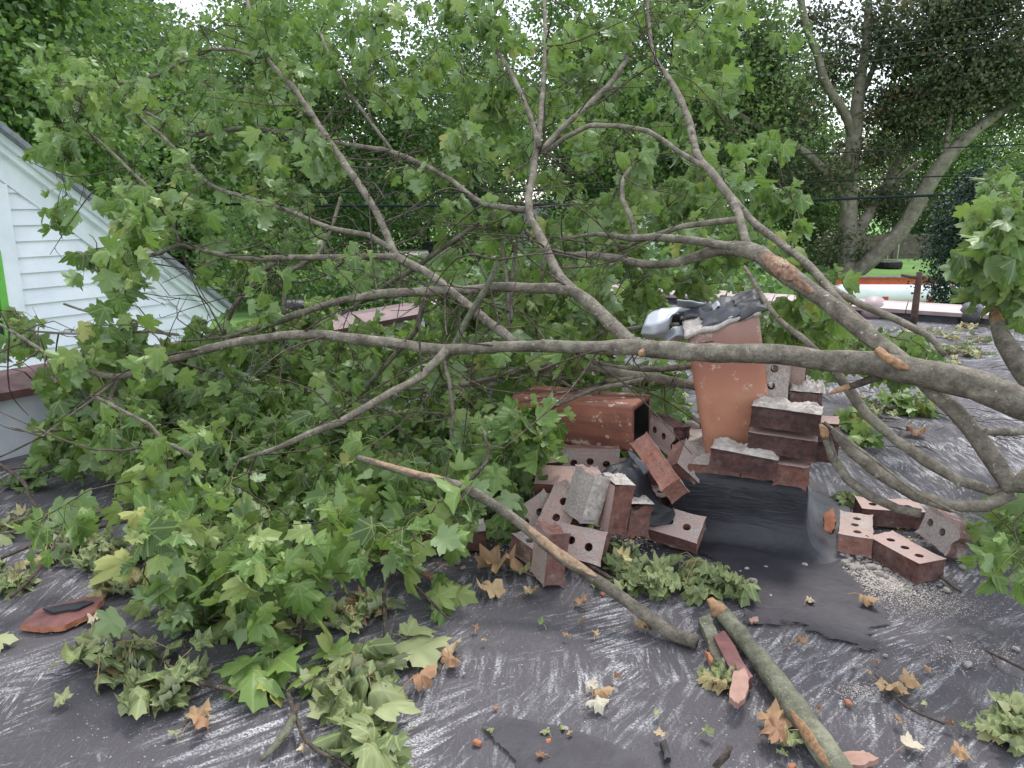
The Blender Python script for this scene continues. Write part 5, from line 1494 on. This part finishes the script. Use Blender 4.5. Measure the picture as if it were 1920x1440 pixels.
def rot(yaw, pitch, roll): return Matrix.Rotation(R(yaw), 4, 'Z') @ Matrix.Rotation(R(pitch), 4, 'Y') @ Matrix.Rotation(R(roll), 4, 'X')
BR = {'n': 0}
def brick(label, pos, ypr, me, tone=.3, mortar=.3, top=None, group="bricks from the broken chimney", parent=None, drop=False):
    o = bpy.data.objects.new("brick", me); COL.objects.link(o)
    mw = rot(*ypr); p = Vector(pos)
    if drop is not False:                    # rest the lowest corner at height drop
        lo = min((mw @ v.co).z for v in me.vertices); p.z = drop - lo
    o.matrix_world = Matrix.Translation(p) @ mw
    o['tone'] = float(tone); o['mortar'] = float(mortar)
    if parent is None: tag(o, label, "brick", group)
    else:
        o.parent = parent; o.matrix_world = Matrix.Translation(p - parent.location) @ mw
    if top:
        side, t = top                        # which face carries the mortar
        L, Wd, Hh = [max(v.co[i] for v in me.vertices) - min(v.co[i] for v in me.vertices) for i in range(3)]
        BR['n'] += 1
        if side in ('z', '-z'): cm = crust(BR['n'], L, Wd, t); lm = Matrix.Translation((0, 0, Hh / 2 - .001)) if side == 'z' else Matrix.Rotation(math.pi, 4, 'X') @ Matrix.Translation((0, 0, Hh / 2 - .001))
        elif side in ('y', '-y'): cm = crust(BR['n'], L, Hh, t); lm = Matrix.Rotation(-math.pi / 2 if side == 'y' else math.pi / 2, 4, 'X') @ Matrix.Translation((0, 0, Wd / 2 - .001))
        else: cm = crust(BR['n'], Hh, Wd, t); lm = Matrix.Rotation(math.pi / 2 if side == 'x' else -math.pi / 2, 4, 'Y') @ Matrix.Translation((0, 0, L / 2 - .001))
        c_ = bpy.data.objects.new("mortar", cm); COL.objects.link(c_); c_.parent = o; c_.matrix_local = lm
    return o

BQ = [brick_mesh(8, L=.150, holes=(), broken=True), brick_mesh(9, L=.140, holes=(-.045, .01), broken=True, rough=1.5)]
# the tar coated chimney base
YAW = math.degrees(math.atan2(-.319, .948))
FR = np.array([.900, 2.215, 0]); ex = np.array([-.948, .319, 0]); ey = np.array([.319, .948, 0])
CW, CD = .395, .40
ch_ = empty("chimney_stump", FR + ex * CW / 2 + ey * CD / 2, "stump of the brick chimney wrapped in black tarred membrane", "chimney")
TOPZ = .205
per = []                                    # perimeter: (point, outward normal, flare)
def side_pts(a, d, nrm, L, n_, fl):
    for k in range(n_ + 1):
        per.append((a + d * L * k / n_, nrm, fl(k / n_)))
c0, c1, c2, c3 = FR + ex * CW, FR, FR + ey * CD, FR + ex * CW + ey * CD
side_pts(c0, -ex, -ey, CW, 16, lambda t: .35 + .4 * t)
for a in (25, 45, 65): per.append((c1, -ey * math.cos(R(a)) - ex * math.sin(R(a)), 1.0))
side_pts(c1, ey, -ex, CD, 14, lambda t: 1.25)
for a in (30, 60): per.append((c2, -ex * math.cos(R(a)) + ey * math.sin(R(a)), 1.0))
side_pts(c2, ex, ey, CW, 10, lambda t: .8)
for a in (30, 60): per.append((c3, ey * math.cos(R(a)) + ex * math.sin(R(a)), .8))
side_pts(c3, -ey, ex, CD, 10, lambda t: .8)
for a in (30, 60): per.append((c0, ex * math.cos(R(a)) - ey * math.sin(R(a)), .8))
prof = [(-.012, .012), (.004, .006), (.008, -.03), (.010, -.07), (.013, -.105), (.019, -.135), (.030, -.160), (.048, -.180), (.075, -.193), (.105, -.2005), (.14, -.2035)]
V, F, mi = [], [], []
for k, (p, n_, fl) in enumerate(per):
    for i, (o_, dz) in enumerate(prof):
        w_ = mnoise.noise(Vector((p[0] * 9, p[1] * 9 + k * .01, dz * 16))) * .005 + mnoise.noise(Vector((p[0] * 40, p[1] * 40, dz * 60))) * .002
        q = p + n_ * (o_ * (fl if o_ > .012 else 1) + w_) + Z * (TOPZ + dz + (w_ * 1.5 if 2 < i < 9 else 0))
        if i < 2: q = q + Z * .008 * mnoise.noise(Vector((p[0] * 20, p[1] * 20, 9)))
        V.append(q)
npf = len(prof)
for k in range(len(per)):
    k2 = (k + 1) % len(per)
    for i in range(npf - 1):
        F.append((k * npf + i, k * npf + i + 1, k2 * npf + i + 1, k2 * npf + i))
        mi.append(1 if 18 <= k <= 36 else 0)  # right flank takes the paler grey: light falling on it put into the colour
mesh("membrane", V, F, [M['tar'], M['membrane']], ch_, midx=mi)
cc = FR + ex * CW / 2 + ey * CD / 2
g = Geo(); g.box(cc + Z * .09, ex, ey, Z, CW - .02, CD - .02, .17); g.make("core", M['mortar'], ch_)
rz = .210
lay = [(.095, .046, 0), (.295, .046, 0), (.046, .20, 90), (.349, .20, 90), (.095, .354, 0), (.295, .354, 0)]
for k, (a, b_, yw) in enumerate(lay):
    brick(None, FR + ex * a + ey * b_ + Z * rz, (YAW + yw + random.uniform(-1, 1), 0, 0), random.choice(BS), .85 if k < 2 else .5, .75, parent=ch_)
o = bpy.data.objects.new("mortar", crust(91, CW - .02, CD - .02, .016)); COL.objects.link(o); o.parent = ch_; o.location = (0, 0, rz + .027); o.rotation_euler = (0, 0, R(YAW))

# bricks still stacked on the stump
brick("dark brick on top of the stack beside the upright clay pipe, mortar on it", P(1474, 782, 2.27), (-24, 2, 0), BS[0], .05, .15, ('z', .018))
brick("dark brick directly under the mortar topped brick of the stack", P(1467, 829, 2.262), (-22, 2, 0), BS[1], .08, .15)
brick("brown brick jutting left at the bottom of the stack, below two dark bricks", P(1395, 862, 2.27), (-21, 5, 0), BS[0], .15, .2, ('z', .016))
brick("short red brick end right of the lowest brown brick in the stack", P(1487, 884, 2.225), (-21, 2, 0), BH[1], .6, .35)
brick("pale mortar faced brick standing upright against the clay pipe on the stack", P(1449, 722, 2.37), (68, -84, 0), BM[0], .5, .95)
brick("dark brick standing behind the pale upright one on the stack", P(1478, 735, 2.42), (66, -86, 0), BS[1], .05, .2)
brick("mortar capped half brick at the rear right of the stack", P(1512, 750, 2.38), (-20, 0, 0), BH[1], .2, .6, ('z', .03))
for px, py, d, yw in ((1508, 800, 2.36, -22), (1508, 838, 2.36, -20)):
    brick("brick hidden at the back of the stack behind the mortar topped one", P(px, py, d), (yw, 0, 0), BS[0], .1, .4)

# tumbled bricks left of the stump
brick("orange topped brick tilted towards the camera between torn membrane and stump", P(1236, 876, 2.24), (-66, 28, -48), BM[1], .95, .42)
brick("whitish mortar covered brick leaning upright left of the torn membrane", P(1100, 925, 2.18), (14, -74, 16), BQ[0], .7, 1.05, ('-y', .006))
brick("dark red brick standing on end with mortar on its top, before the torn membrane", P(1152, 945, 2.16), (12, -82, 4), BQ[0], .5, .2, ('x', .010))
brick("short dark red brick right beside the brick standing on end", P(1190, 964, 2.18), (14, -84, -4), BH[1], .3, .2, ('x', .008))
brick("red brick mottled with white mortar leaning left of the whitish upright brick", P(1058, 950, 2.24), (50, -52, 16), BQ[1], .95, .55)
brick("pale brick with core holes at the left end of the upright bricks", P(1005, 965, 2.26), (24, -28, 58), BQ[1], .9, .75)
brick("brick with three holes lying on edge under the fallen clay pipe", P(1106, 864, 2.5), (-4, 0, 84), BM[1], .6, .62)
brick("dark brick with core holes right of the fallen pipe's open end", P(1254, 815, 2.56), (-66, 6, 86), BQ[1], .12, .1)
brick("red and white brick slanting down beside the upright clay pipe's foot", P(1285, 868, 2.36), (62, -30, 52), BH[0], .8, .8)
brick("mortar smeared brick with three holes lying in front of the stump", G(1255, 1003, .04), (-27, 6, 34), BM[2], .75, .62, drop=.002)
brick("brown brick lying alone under the leaves, left of the mortar lump", G(850, 1008, .03), (7, 0, 0), BS[1], .3, .3, ('z', .005), drop=.001)
brick("greyish brick with a core hole behind the lower standing brick", G(1074, 1036, .04), (-22, 4, 58), BM[1], .35, .6, drop=.001)
brick("mottled brick standing on end in front, nearest to the bare stick", G(1030, 1088, .0) + np.array([0, 0, .06]), (16, -84, 5), BQ[0], .5, .55, drop=.001)
brick("pinkish brick lump behind the front standing brick", G(1003, 1030, .03), (40, 0, 10), BH[0], .8, .9, drop=.001)
brick("dark brick in the shade under the leaves left of the fallen pipe", P(1042, 868, 2.52), (20, 0, 10), BS[1], .1, .1)
brick("red brick lying behind the two leaning mottled bricks", P(1062, 905, 2.36), (-8, 0, 20), BS[0], .9, .3)
brick("dark brick at the bottom of the heap behind the whitish upright brick", G(1120, 960, .03), (-30, 0, 0), BM[0], .2, .3, drop=.001)
brick("soot dark brick at the bottom of the heap under the fallen pipe", G(1120, 915, .03), (10, 0, 0), BM[1], .2, .3, drop=.001)
brick("brick at the bottom of the heap under the orange topped one", G(1215, 930, .03), (-50, 0, 0), BM[2], .5, .6, drop=.001)
brick("brick on the heap supporting the fallen pipe's left end", G(1060, 905, .09), (25, 0, 0), BM[0], .3, .4, drop=.058)
brick("brick on the heap behind the torn membrane", G(1190, 885, .09), (-15, 0, 0), BM[1], .3, .4, drop=.058)
# bricks right of the stump
brick("pink brick with three holes in a row just right of the tarred stump", G(1603, 1003, .03), (66, 0, 0), BM[0], .95, .66, drop=.001)
brick("long dark sided brick lying against the branches behind the pink brick", G(1666, 966, .03), (-10, 0, 3), BM[1], .25, .38, drop=.001)
brick("dark sided brick with a pink top lying nearest to the white dust", G(1694, 1046, .03), (-72, 0, 0), BM[2], .2, .36, drop=.001)
brick("whitish brick standing on its edge at the right end of the loose bricks", G(1775, 1008, .05), (-80, 6, 74), BQ[1], .55, .95, drop=.001)

# clay flue pipes
def flue(name, a, b_, w, dp, side, mat, label, thick=.018, rc=.028):
    a = np.array(a); b_ = np.array(b_)
    ax = b_ - a; Lf = np.linalg.norm(ax); ax /= Lf
    sx = np.array(side, float); sx -= ax * np.dot(sx, ax); sx /= np.linalg.norm(sx)
    sy = np.cross(ax, sx)
    def ring(w_, d_, r_):
        out = []
        for cx, cy, a0 in ((1, 1, 0), (-1, 1, 90), (-1, -1, 180), (1, -1, 270)):
            for k in range(5):
                t = R(a0 + 90 * k / 4)
                out.append((cx * (w_ / 2 - r_) + math.cos(t) * r_, cy * (d_ / 2 - r_) + math.sin(t) * r_))
        return out
    oring, iring = ring(w, dp, rc), ring(w - 2 * thick, dp - 2 * thick, rc * .5)
    n_ = len(oring)
    steps = [0, .004, .02] + list(np.linspace(.05, Lf - .05, 8)) + [Lf - .02, Lf - .004, Lf]
    V = []
    for s in steps:
        k = .985 if s in (0, Lf) else 1
        for x, y in oring:
            jit = mnoise.noise(Vector((x * 20, y * 20, s * 8))) * .0015
            V.append(np.array([x * k + jit, y * k + jit, s]))
    for s in steps[::-1]:
        for x, y in iring: V.append(np.array([x, y, s]))
    if mat is M['clay_up']:                    # the broken top edge climbs to the right
        for v in V: v[2] += v[0] * .15 * max(0, (v[2] - Lf * .6) / (Lf * .4))
    m_ = 2 * len(steps)
    F = []; mi = []
    for r_ in range(m_):
        r2_ = (r_ + 1) % m_
        for i in range(n_):
            k = (i + 1) % n_
            F.append((r_ * n_ + i, r_ * n_ + k, r2_ * n_ + k, r2_ * n_ + i))
            mi.append(1 if len(steps) <= r_ < m_ - 1 else 0)
    me = bpy.data.meshes.new(name)
    me.from_pydata([tuple(v) for v in V], [], F)
    me.materials.append(mat); me.materials.append(M['soot'])
    me.polygons.foreach_set("material_index", mi)
    me.polygons.foreach_set("use_smooth", [True] * len(F))
    o = bpy.data.objects.new(name, me); COL.objects.link(o)
    mw = Matrix((tuple(sx) + (0,), tuple(sy) + (0,), tuple(ax) + (0,), (0, 0, 0, 1))).transposed()
    mw.translation = Vector(a)
    o.matrix_world = mw
    return tag(o, label, "clay pipe")
fb = np.array([.80, 2.50, .10]); ft = P(1349, 592, 2.43)
flue("clay_pipe", fb, ft, .222, .222, (math.cos(R(-9)), math.sin(R(-9)), 0), M['clay_up'], "upright orange clay flue pipe leaning out of the chimney stump")
fe = P(1203, 793, 2.60); fax = np.array([-.885, .46, -.03]); fax /= np.linalg.norm(fax)
flue("clay_pipe", fe, fe + fax * .46, .20, .165, (fax[1], -fax[0], 0), M['clay_down'], "square clay flue pipe lying on its side with a sooty open end", rc=.014)

# crushed sheet metal and mortar crown on the upright pipe
def sheet(name, rows, thick, mat, label=None, cat=None, parent=None, sub=3, crumple=.004):
    """rows of (px, py, d) lofted to a thin bent sheet"""
    A = np.array([[P(*q) for q in row] for row in rows])
    A = np.array([catmull(r_, max(.008, np.linalg.norm(r_[-1] - r_[0]) / 14)) if False else r_ for r_ in A])
    def dens(X, k):
        out = []
        for i in range(len(X) - 1):
            for j in range(k): out.append(X[i] + (X[i + 1] - X[i]) * (j / k))
        out.append(X[-1]); return np.array(out)
    A = dens(A, sub * 2); A = np.array([dens(r_, sub * 2) for r_ in A])
    n0, n1 = A.shape[:2]
    for i in range(n0):
        for j in range(n1):
            p = A[i, j]
            A[i, j] = p + np.array([mnoise.noise(Vector(p * 28 + k_)) for k_ in (0, 11, 23)]) * crumple
    nm = np.cross(np.gradient(A, axis=0), np.gradient(A, axis=1)); nm /= np.linalg.norm(nm, axis=2)[..., None] + 1e-9
    V = np.concatenate([A.reshape(-1, 3), (A - nm * thick).reshape(-1, 3)])
    F = []; o_ = n0 * n1
    for i in range(n0 - 1):
        for j in range(n1 - 1):
            a, b_, c_, d_ = i * n1 + j, i * n1 + j + 1, (i + 1) * n1 + j + 1, (i + 1) * n1 + j
            F += [(a, b_, c_, d_), (o_ + d_, o_ + c_, o_ + b_, o_ + a)]
    bd = [i * n1 for i in range(n0)] + [(n0 - 1) * n1 + j for j in range(1, n1)] + [i * n1 + n1 - 1 for i in range(n0 - 2, -1, -1)] + [j for j in range(n1 - 2, 0, -1)]
    for k in range(len(bd)):
        a, b_ = bd[k], bd[(k + 1) % len(bd)]
        F.append((a, b_, o_ + b_, o_ + a))
    o = mesh(name, V, F, mat, parent)
    if label: tag(o, label, cat)
    return o
cm_ = empty("crushed_sheet_metal", P(1260, 600, 2.5), "crushed silver sheet metal chimney cap hanging off the clay pipe's top", "chimney cap")
sheet("sheet", [[(1214, 590, 2.50), (1240, 578, 2.50), (1278, 575, 2.52), (1300, 582, 2.55)], [(1206, 612, 2.47), (1232, 606, 2.44), (1256, 596, 2.44), (1262, 588, 2.5)], [(1202, 626, 2.48), (1226, 626, 2.44), (1250, 622, 2.45), (1256, 612, 2.5)], [(1212, 636, 2.52), (1230, 636, 2.48), (1246, 636, 2.48), (1252, 634, 2.52)]], .003, M['metal'], parent=cm_)
sheet("sheet", [[(1268, 562, 2.55), (1295, 565, 2.52), (1322, 570, 2.52)], [(1270, 574, 2.58), (1296, 576, 2.55), (1320, 582, 2.55)], [(1275, 584, 2.62), (1298, 586, 2.6), (1318, 590, 2.6)]], .003, M['metal'], parent=cm_)
sheet("inner_sheet", [[(1255, 590, 2.53), (1280, 586, 2.53), (1310, 590, 2.5)], [(1252, 608, 2.56), (1280, 606, 2.56), (1312, 608, 2.52)], [(1254, 636, 2.55), (1280, 636, 2.56), (1296, 634, 2.54)]], .003, M['lead'], parent=cm_, crumple=.008)
sheet("fold", [[(1240, 632, 2.5), (1262, 612, 2.5), (1290, 610, 2.5)], [(1248, 640, 2.48), (1268, 628, 2.47), (1294, 630, 2.47)], [(1262, 642, 2.5), (1280, 638, 2.5), (1296, 638, 2.5)]], .003, M['metal'], parent=cm_)
sheet("fold", [[(1332, 575, 2.5), (1344, 563, 2.5), (1356, 570, 2.5)], [(1336, 582, 2.46), (1346, 572, 2.45), (1358, 580, 2.46)]], .003, M['metal'], parent=cm_, crumple=.002)
stick("stick", "short broken stick poking out under the crushed metal cap", [pr(1172, 618, 2.62, 6), pr(1205, 614, 2.56, 6), pr(1245, 610, 2.50, 6), pr(1272, 608, 2.46, 5)], M['lichen_bark'], 8, .2)
crn = empty("felt_flap", P(1348, 585, 2.43), "torn grey roofing felt and mortar lip across the top of the upright clay pipe", "felt flap")
fax_ = np.array(ft) - fb; fl_ = np.linalg.norm(fax_); fax_ /= fl_
fsx = np.array([math.cos(R(-9)), math.sin(R(-9)), 0]); fsx -= fax_ * np.dot(fsx, fax_); fsx /= np.linalg.norm(fsx); fsy = np.cross(fax_, fsx)
def ontop(x, y, h): return fb + fsx * x + fsy * y + fax_ * (fl_ + x * .15 + h)
def flap(nm, x0, x1, y0, y1, h, mat, th, seed, droop):
    nx, ny = 26, 20
    T_, V, F = [], [], []
    for i in range(nx + 1):
        for j in range(ny + 1):
            u, w = i / nx, j / ny
            x, y = x0 + (x1 - x0) * u, y0 + (y1 - y0) * w
            n1 = mnoise.noise(Vector((x * 22 + seed, y * 22, seed))); n2 = mnoise.noise(Vector((x * 60, y * 60 + seed, seed)))
            eb = max(0, .12 - min(u, 1 - u, w, 1 - w)) / .12
            x += n2 * .012 * eb; y += n1 * .012 * eb
            V.append(ontop(x, y, h + .010 * n1 + .004 * n2 - droop * eb ** 1.5 * (w < .5 or u > .8)))
    n = len(V)
    V = V + [p - fax_ * th for p in V]
    for i in range(nx):
        for j in range(ny):
            a_, b_, c_, d_ = i * (ny + 1) + j, (i + 1) * (ny + 1) + j, (i + 1) * (ny + 1) + j + 1, i * (ny + 1) + j + 1
            F += [(a_, b_, c_, d_), (n + d_, n + c_, n + b_, n + a_)]
    bd = [i * (ny + 1) for i in range(nx + 1)] + [nx * (ny + 1) + j for j in range(1, ny + 1)] + [i * (ny + 1) + ny for i in range(nx - 1, -1, -1)] + [j for j in range(ny - 1, 0, -1)]
    for k in range(len(bd)): F.append((bd[k], n + bd[k], n + bd[(k + 1) % len(bd)], bd[(k + 1) % len(bd)]))
    return mesh(nm, V, F, mat, crn)
flap("mortar", -.116, .114, -.118, .11, .012, M['mortar'], .012, 2.0, .002)
flap("felt", -.06, .125, -.100, .115, .020, M['membrane'], .005, 7.0, .004)
flap("felt", .05, .142, -.120, .06, .024, M['lead'], .005, 9.0, .014)
flap("felt", -.115, -.01, .02, .12, .022, M['lead'], .005, 12.0, .008)
# torn membrane left of the stump
tm = empty("torn_membrane", G(1200, 960), "torn black roofing membrane peeled away left of the chimney stump", "torn membrane")
sheet("sheet", [[(1098, 915, 2.2), (1130, 882, 2.24), (1170, 862, 2.26), (1190, 850, 2.25)], [(1120, 906, 2.19), (1160, 890, 2.19), (1190, 880, 2.2), (1212, 880, 2.22)], [(1165, 900, 2.18), (1185, 925, 2.17), (1205, 940, 2.18), (1232, 935, 2.22)], [(1200, 960, 2.2), (1215, 970, 2.2), (1240, 968, 2.21), (1262, 955, 2.24)], [(1215, 985, 2.19), (1235, 985, 2.19), (1255, 980, 2.2), (1268, 965, 2.22)]], .004, M['tar'], parent=tm, crumple=.008)
sheet("edge_strip", [[(1096, 918, 2.195), (1128, 890, 2.2), (1150, 873, 2.21)], [(1104, 916, 2.19), (1134, 893, 2.19), (1158, 878, 2.2)]], .008, M['lead'], parent=tm, crumple=.008)
sheet("strip", [[(1176, 842, 2.26), (1186, 846, 2.25)], [(1190, 868, 2.2), (1200, 864, 2.2)], [(1206, 890, 2.18), (1214, 884, 2.18)]], .006, M['membrane'], parent=tm, crumple=.008)

# tar patches brushed on the felt
def patch(name, poly, label_kind, mat, z, seed):
    pts = []
    n_ = len(poly)
    q = catmull(np.array([(*G(a, b_)[:2], 0) for a, b_ in poly + poly[:1]]), .015)
    cen = q.mean(axis=0); nq = len(q) - 1
    V, T_ = [], []
    for ring, tv in ((1.10, 0.0), (1.0, .35), (.9, .8), (.78, 1.0), (.4, 1.0)):
        for p in q[:-1]:
            k = 1 + mnoise.noise(Vector((p[0] * 9, p[1] * 9, seed))) * .06
            V.append(cen + (p - cen) * ring * k + Z * z); T_.append(tv)
    V.append(cen + Z * z); T_.append(1.0)
    F = [(r_ * nq + i, r_ * nq + (i + 1) % nq, (r_ + 1) * nq + (i + 1) % nq, (r_ + 1) * nq + i) for r_ in range(4) for i in range(nq)] + [(4 * nq + i, 4 * nq + (i + 1) % nq, 5 * nq) for i in range(nq)]
    o = mesh(name, V, F, mat, None, tint=T_)
    return tag(o, kind='structure')
patch("tar_patch", [(1262, 1000), (1330, 1050), (1372, 1085), (1392, 1140), (1410, 1168), (1465, 1172), (1530, 1186), (1590, 1206), (1640, 1196), (1648, 1150), (1620, 1110), (1585, 1075), (1560, 1040), (1550, 960), (1400, 940)], None, M['tar_flat'], .0035, 1)
patch("tar_patch", [(905, 1362), (960, 1348), (1040, 1362), (1120, 1385), (1180, 1415), (1200, 1460), (1000, 1480), (960, 1420)], None, M['tar_flat'], .0035, 2)

# mortar lumps, pebbles and dust
LM = [lump(s, 1, .75, .55, 2) for s in range(5)]
def chip(label, px, py, size, k, z=0.0, group=None, mat=None, name="mortar_lump"):
    me = LM[k % 5]
    if mat:
        me = me.copy(); me.materials[0] = mat
    o = bpy.data.objects.new(name, me); COL.objects.link(o)
    p = G(px, py)
    o.scale = (size, size, size)
    o.rotation_euler = (random.uniform(-.3, .3), random.uniform(-.3, .3), random.uniform(0, 6.28))
    o.location = (p[0], p[1], z + size * .16)
    return tag(o, label, "rubble", group)
chip("white mortar lump left of the brick heap, beside the pale brick", 917, 986, .045, 1)
chip("white flat mortar lump against the upright clay pipe's foot", 1306, 905, .07, 2, .245)
chip("grey mortar lump on the stump below the slanting red and white brick", 1292, 915, .06, 3, .24)
chip("mortar lump on the right of the stack behind the half brick", 1535, 800, .05, 4, .44)
chip("big grey mortar lump behind the branch fork on the right", 1735, 745, .09, 0)
for px, py, s, w in ((962, 1008, .022, "white pebble at the left end of the pebble row before the tan leaf"),):
    pass
for k in range(16):
    chip("pale mortar fragment caught in the brick heap left of the stump", random.choice([random.uniform(965, 1030), random.uniform(1090, 1250)]), random.uniform(975, 1015), random.uniform(.025, .055), k, group="mortar fragments in the brick heap")
for k in range(9):
    chip("pale mortar fragment lying on top of the chimney stump", random.uniform(1275, 1345), random.uniform(868, 905), random.uniform(.018, .04), k, .238, group="mortar fragments on the stump")
spots = [(858, 1055, .026), (835, 1068, .014), (868, 1066, .018), (882, 1052, .012), (948, 1048, .012), (930, 1042, .016), (1412, 1090, .024), (1436, 1064, .014), (1400, 1068, .016), (1388, 1072, .012), (1445, 1118, .012), (1610, 1075, .014), (1700, 1070, .014),
         (1815, 1248, .022), (1905, 1218, .02), (1780, 1198, .014), (1660, 1230, .012), (1775, 1108, .022), (1762, 1098, .014), (1790, 1085, .012), (1800, 1100, .012), (1804, 1065, .022), (1060, 1368, .016), (1600, 1250, .012), (940, 1110, .010), (870, 1264, .010)]
for k, (px, py, s) in enumerate(spots):
    chip("small pale mortar pebble lying on the dark roof felt", px, py, s, k, group="mortar pebbles on the roof", name="mortar_pebble")
for k in range(70):
    a = k % 3
    if a == 0: px, py = 1575 + 110 * random.random(), 1035 + 45 * random.random()
    elif a == 1: px, py = 1095 + 90 * random.random(), 985 + 50 * random.random()
    else: px, py = random.choice([(1690, 1085), (1730, 1000), (1580, 1050), (960, 1000), (1320, 990)]); px += random.gauss(0, 30); py += random.gauss(0, 12)
    chip("small pale mortar pebble lying on the dark roof felt", px, py, random.uniform(.012, .034), k, group="mortar pebbles on the roof", name="mortar_pebble")
for px, py in ((820, 1057), (838, 1062), (1255, 1075), (1185, 1010), (1150, 1000), (895, 1395), (930, 1330), (1028, 1392), (1590, 1320), (1130, 1115), (505, 1235), (1485, 1440)):
    chip("small red brick crumb lying on the dark roof felt", px, py, random.uniform(.012, .022), random.randrange(5), group="brick crumbs on the roof", mat=M['clay_edge'], name="brick_crumb")
# fine dust and crumbs: nobody could count them
def dust(name, spots, mat, seed):
    r_ = np.random.default_rng(seed)
    V, F = [], []; n_ = 0
    for (x, y, sx, sy, cnt, s0, s1) in spots:
        for _ in range(cnt):
            px, py = x + r_.normal() * sx, y + r_.normal() * sy
            g_ = G(px, py)
            s = (s0 + (s1 - s0) * r_.random() ** 3)
            t = r_.random() * 6.28
            pts = [g_ + np.array([math.cos(t + a) * s, math.sin(t + a) * s * .8, .0004]) for a in (0, 1.6, 3.0, 4.6)] + [g_ + np.array([0, 0, s * .8])]
            V += pts; F += [(n_, n_ + 1, n_ + 4), (n_ + 1, n_ + 2, n_ + 4), (n_ + 2, n_ + 3, n_ + 4), (n_ + 3, n_, n_ + 4)]; n_ += 5
    o = mesh(name, V, np.array(F), mat, None, False)
    return tag(o, kind='stuff')
DS = [(1625, 1065, 40, 16, 2600, .0008, .004), (1690, 1100, 40, 14, 3600, .0007, .003), (1740, 1135, 60, 14, 2600, .0006, .002), (1660, 1085, 30, 12, 1800, .0007, .004), (1610, 1295, 25, 8, 900, .0006, .002), (1820, 1225, 70, 14, 900, .0006, .002),
      (1530, 1120, 90, 45, 420, .0008, .0028), (1130, 1005, 50, 22, 1500, .0008, .006), (1180, 985, 30, 20, 900, .0008, .006), (1430, 1110, 90, 40, 260, .0008, .003), (1010, 1030, 60, 14, 700, .0008, .005), (960, 1010, 40, 10, 400, .0008, .005), (1250, 1200, 350, 110, 1200, .0006, .0022), (1700, 1280, 160, 80, 600, .0006, .002), (300, 1250, 220, 120, 700, .0006, .002), (1680, 1000, 70, 30, 900, .0008, .004)]
dust("mortar_dust", DS, M['mortar'], 3)
# small twigs and bits on the far felt
tg = Geo()
r_ = np.random.default_rng(9)
for _ in range(150):
    px, py = r_.uniform(1560, 1915), r_.uniform(615, 850)
    a = G(px, py); t = r_.uniform(0, 6.28); L = r_.uniform(.04, .18)
    b_ = a + np.array([math.cos(t), math.sin(t), 0]) * L
    m_ = (a + b_) / 2 + np.array([r_.normal() * .01, r_.normal() * .01, .012])
    a[2] = b_[2] = .005
    v, f = tube([a, m_, b_], [.002, .0022, .001], 4); tg.add(v, f)
o = tg.make("twig_litter", M['twig'], None, smooth=True); o['kind'] = 'stuff'
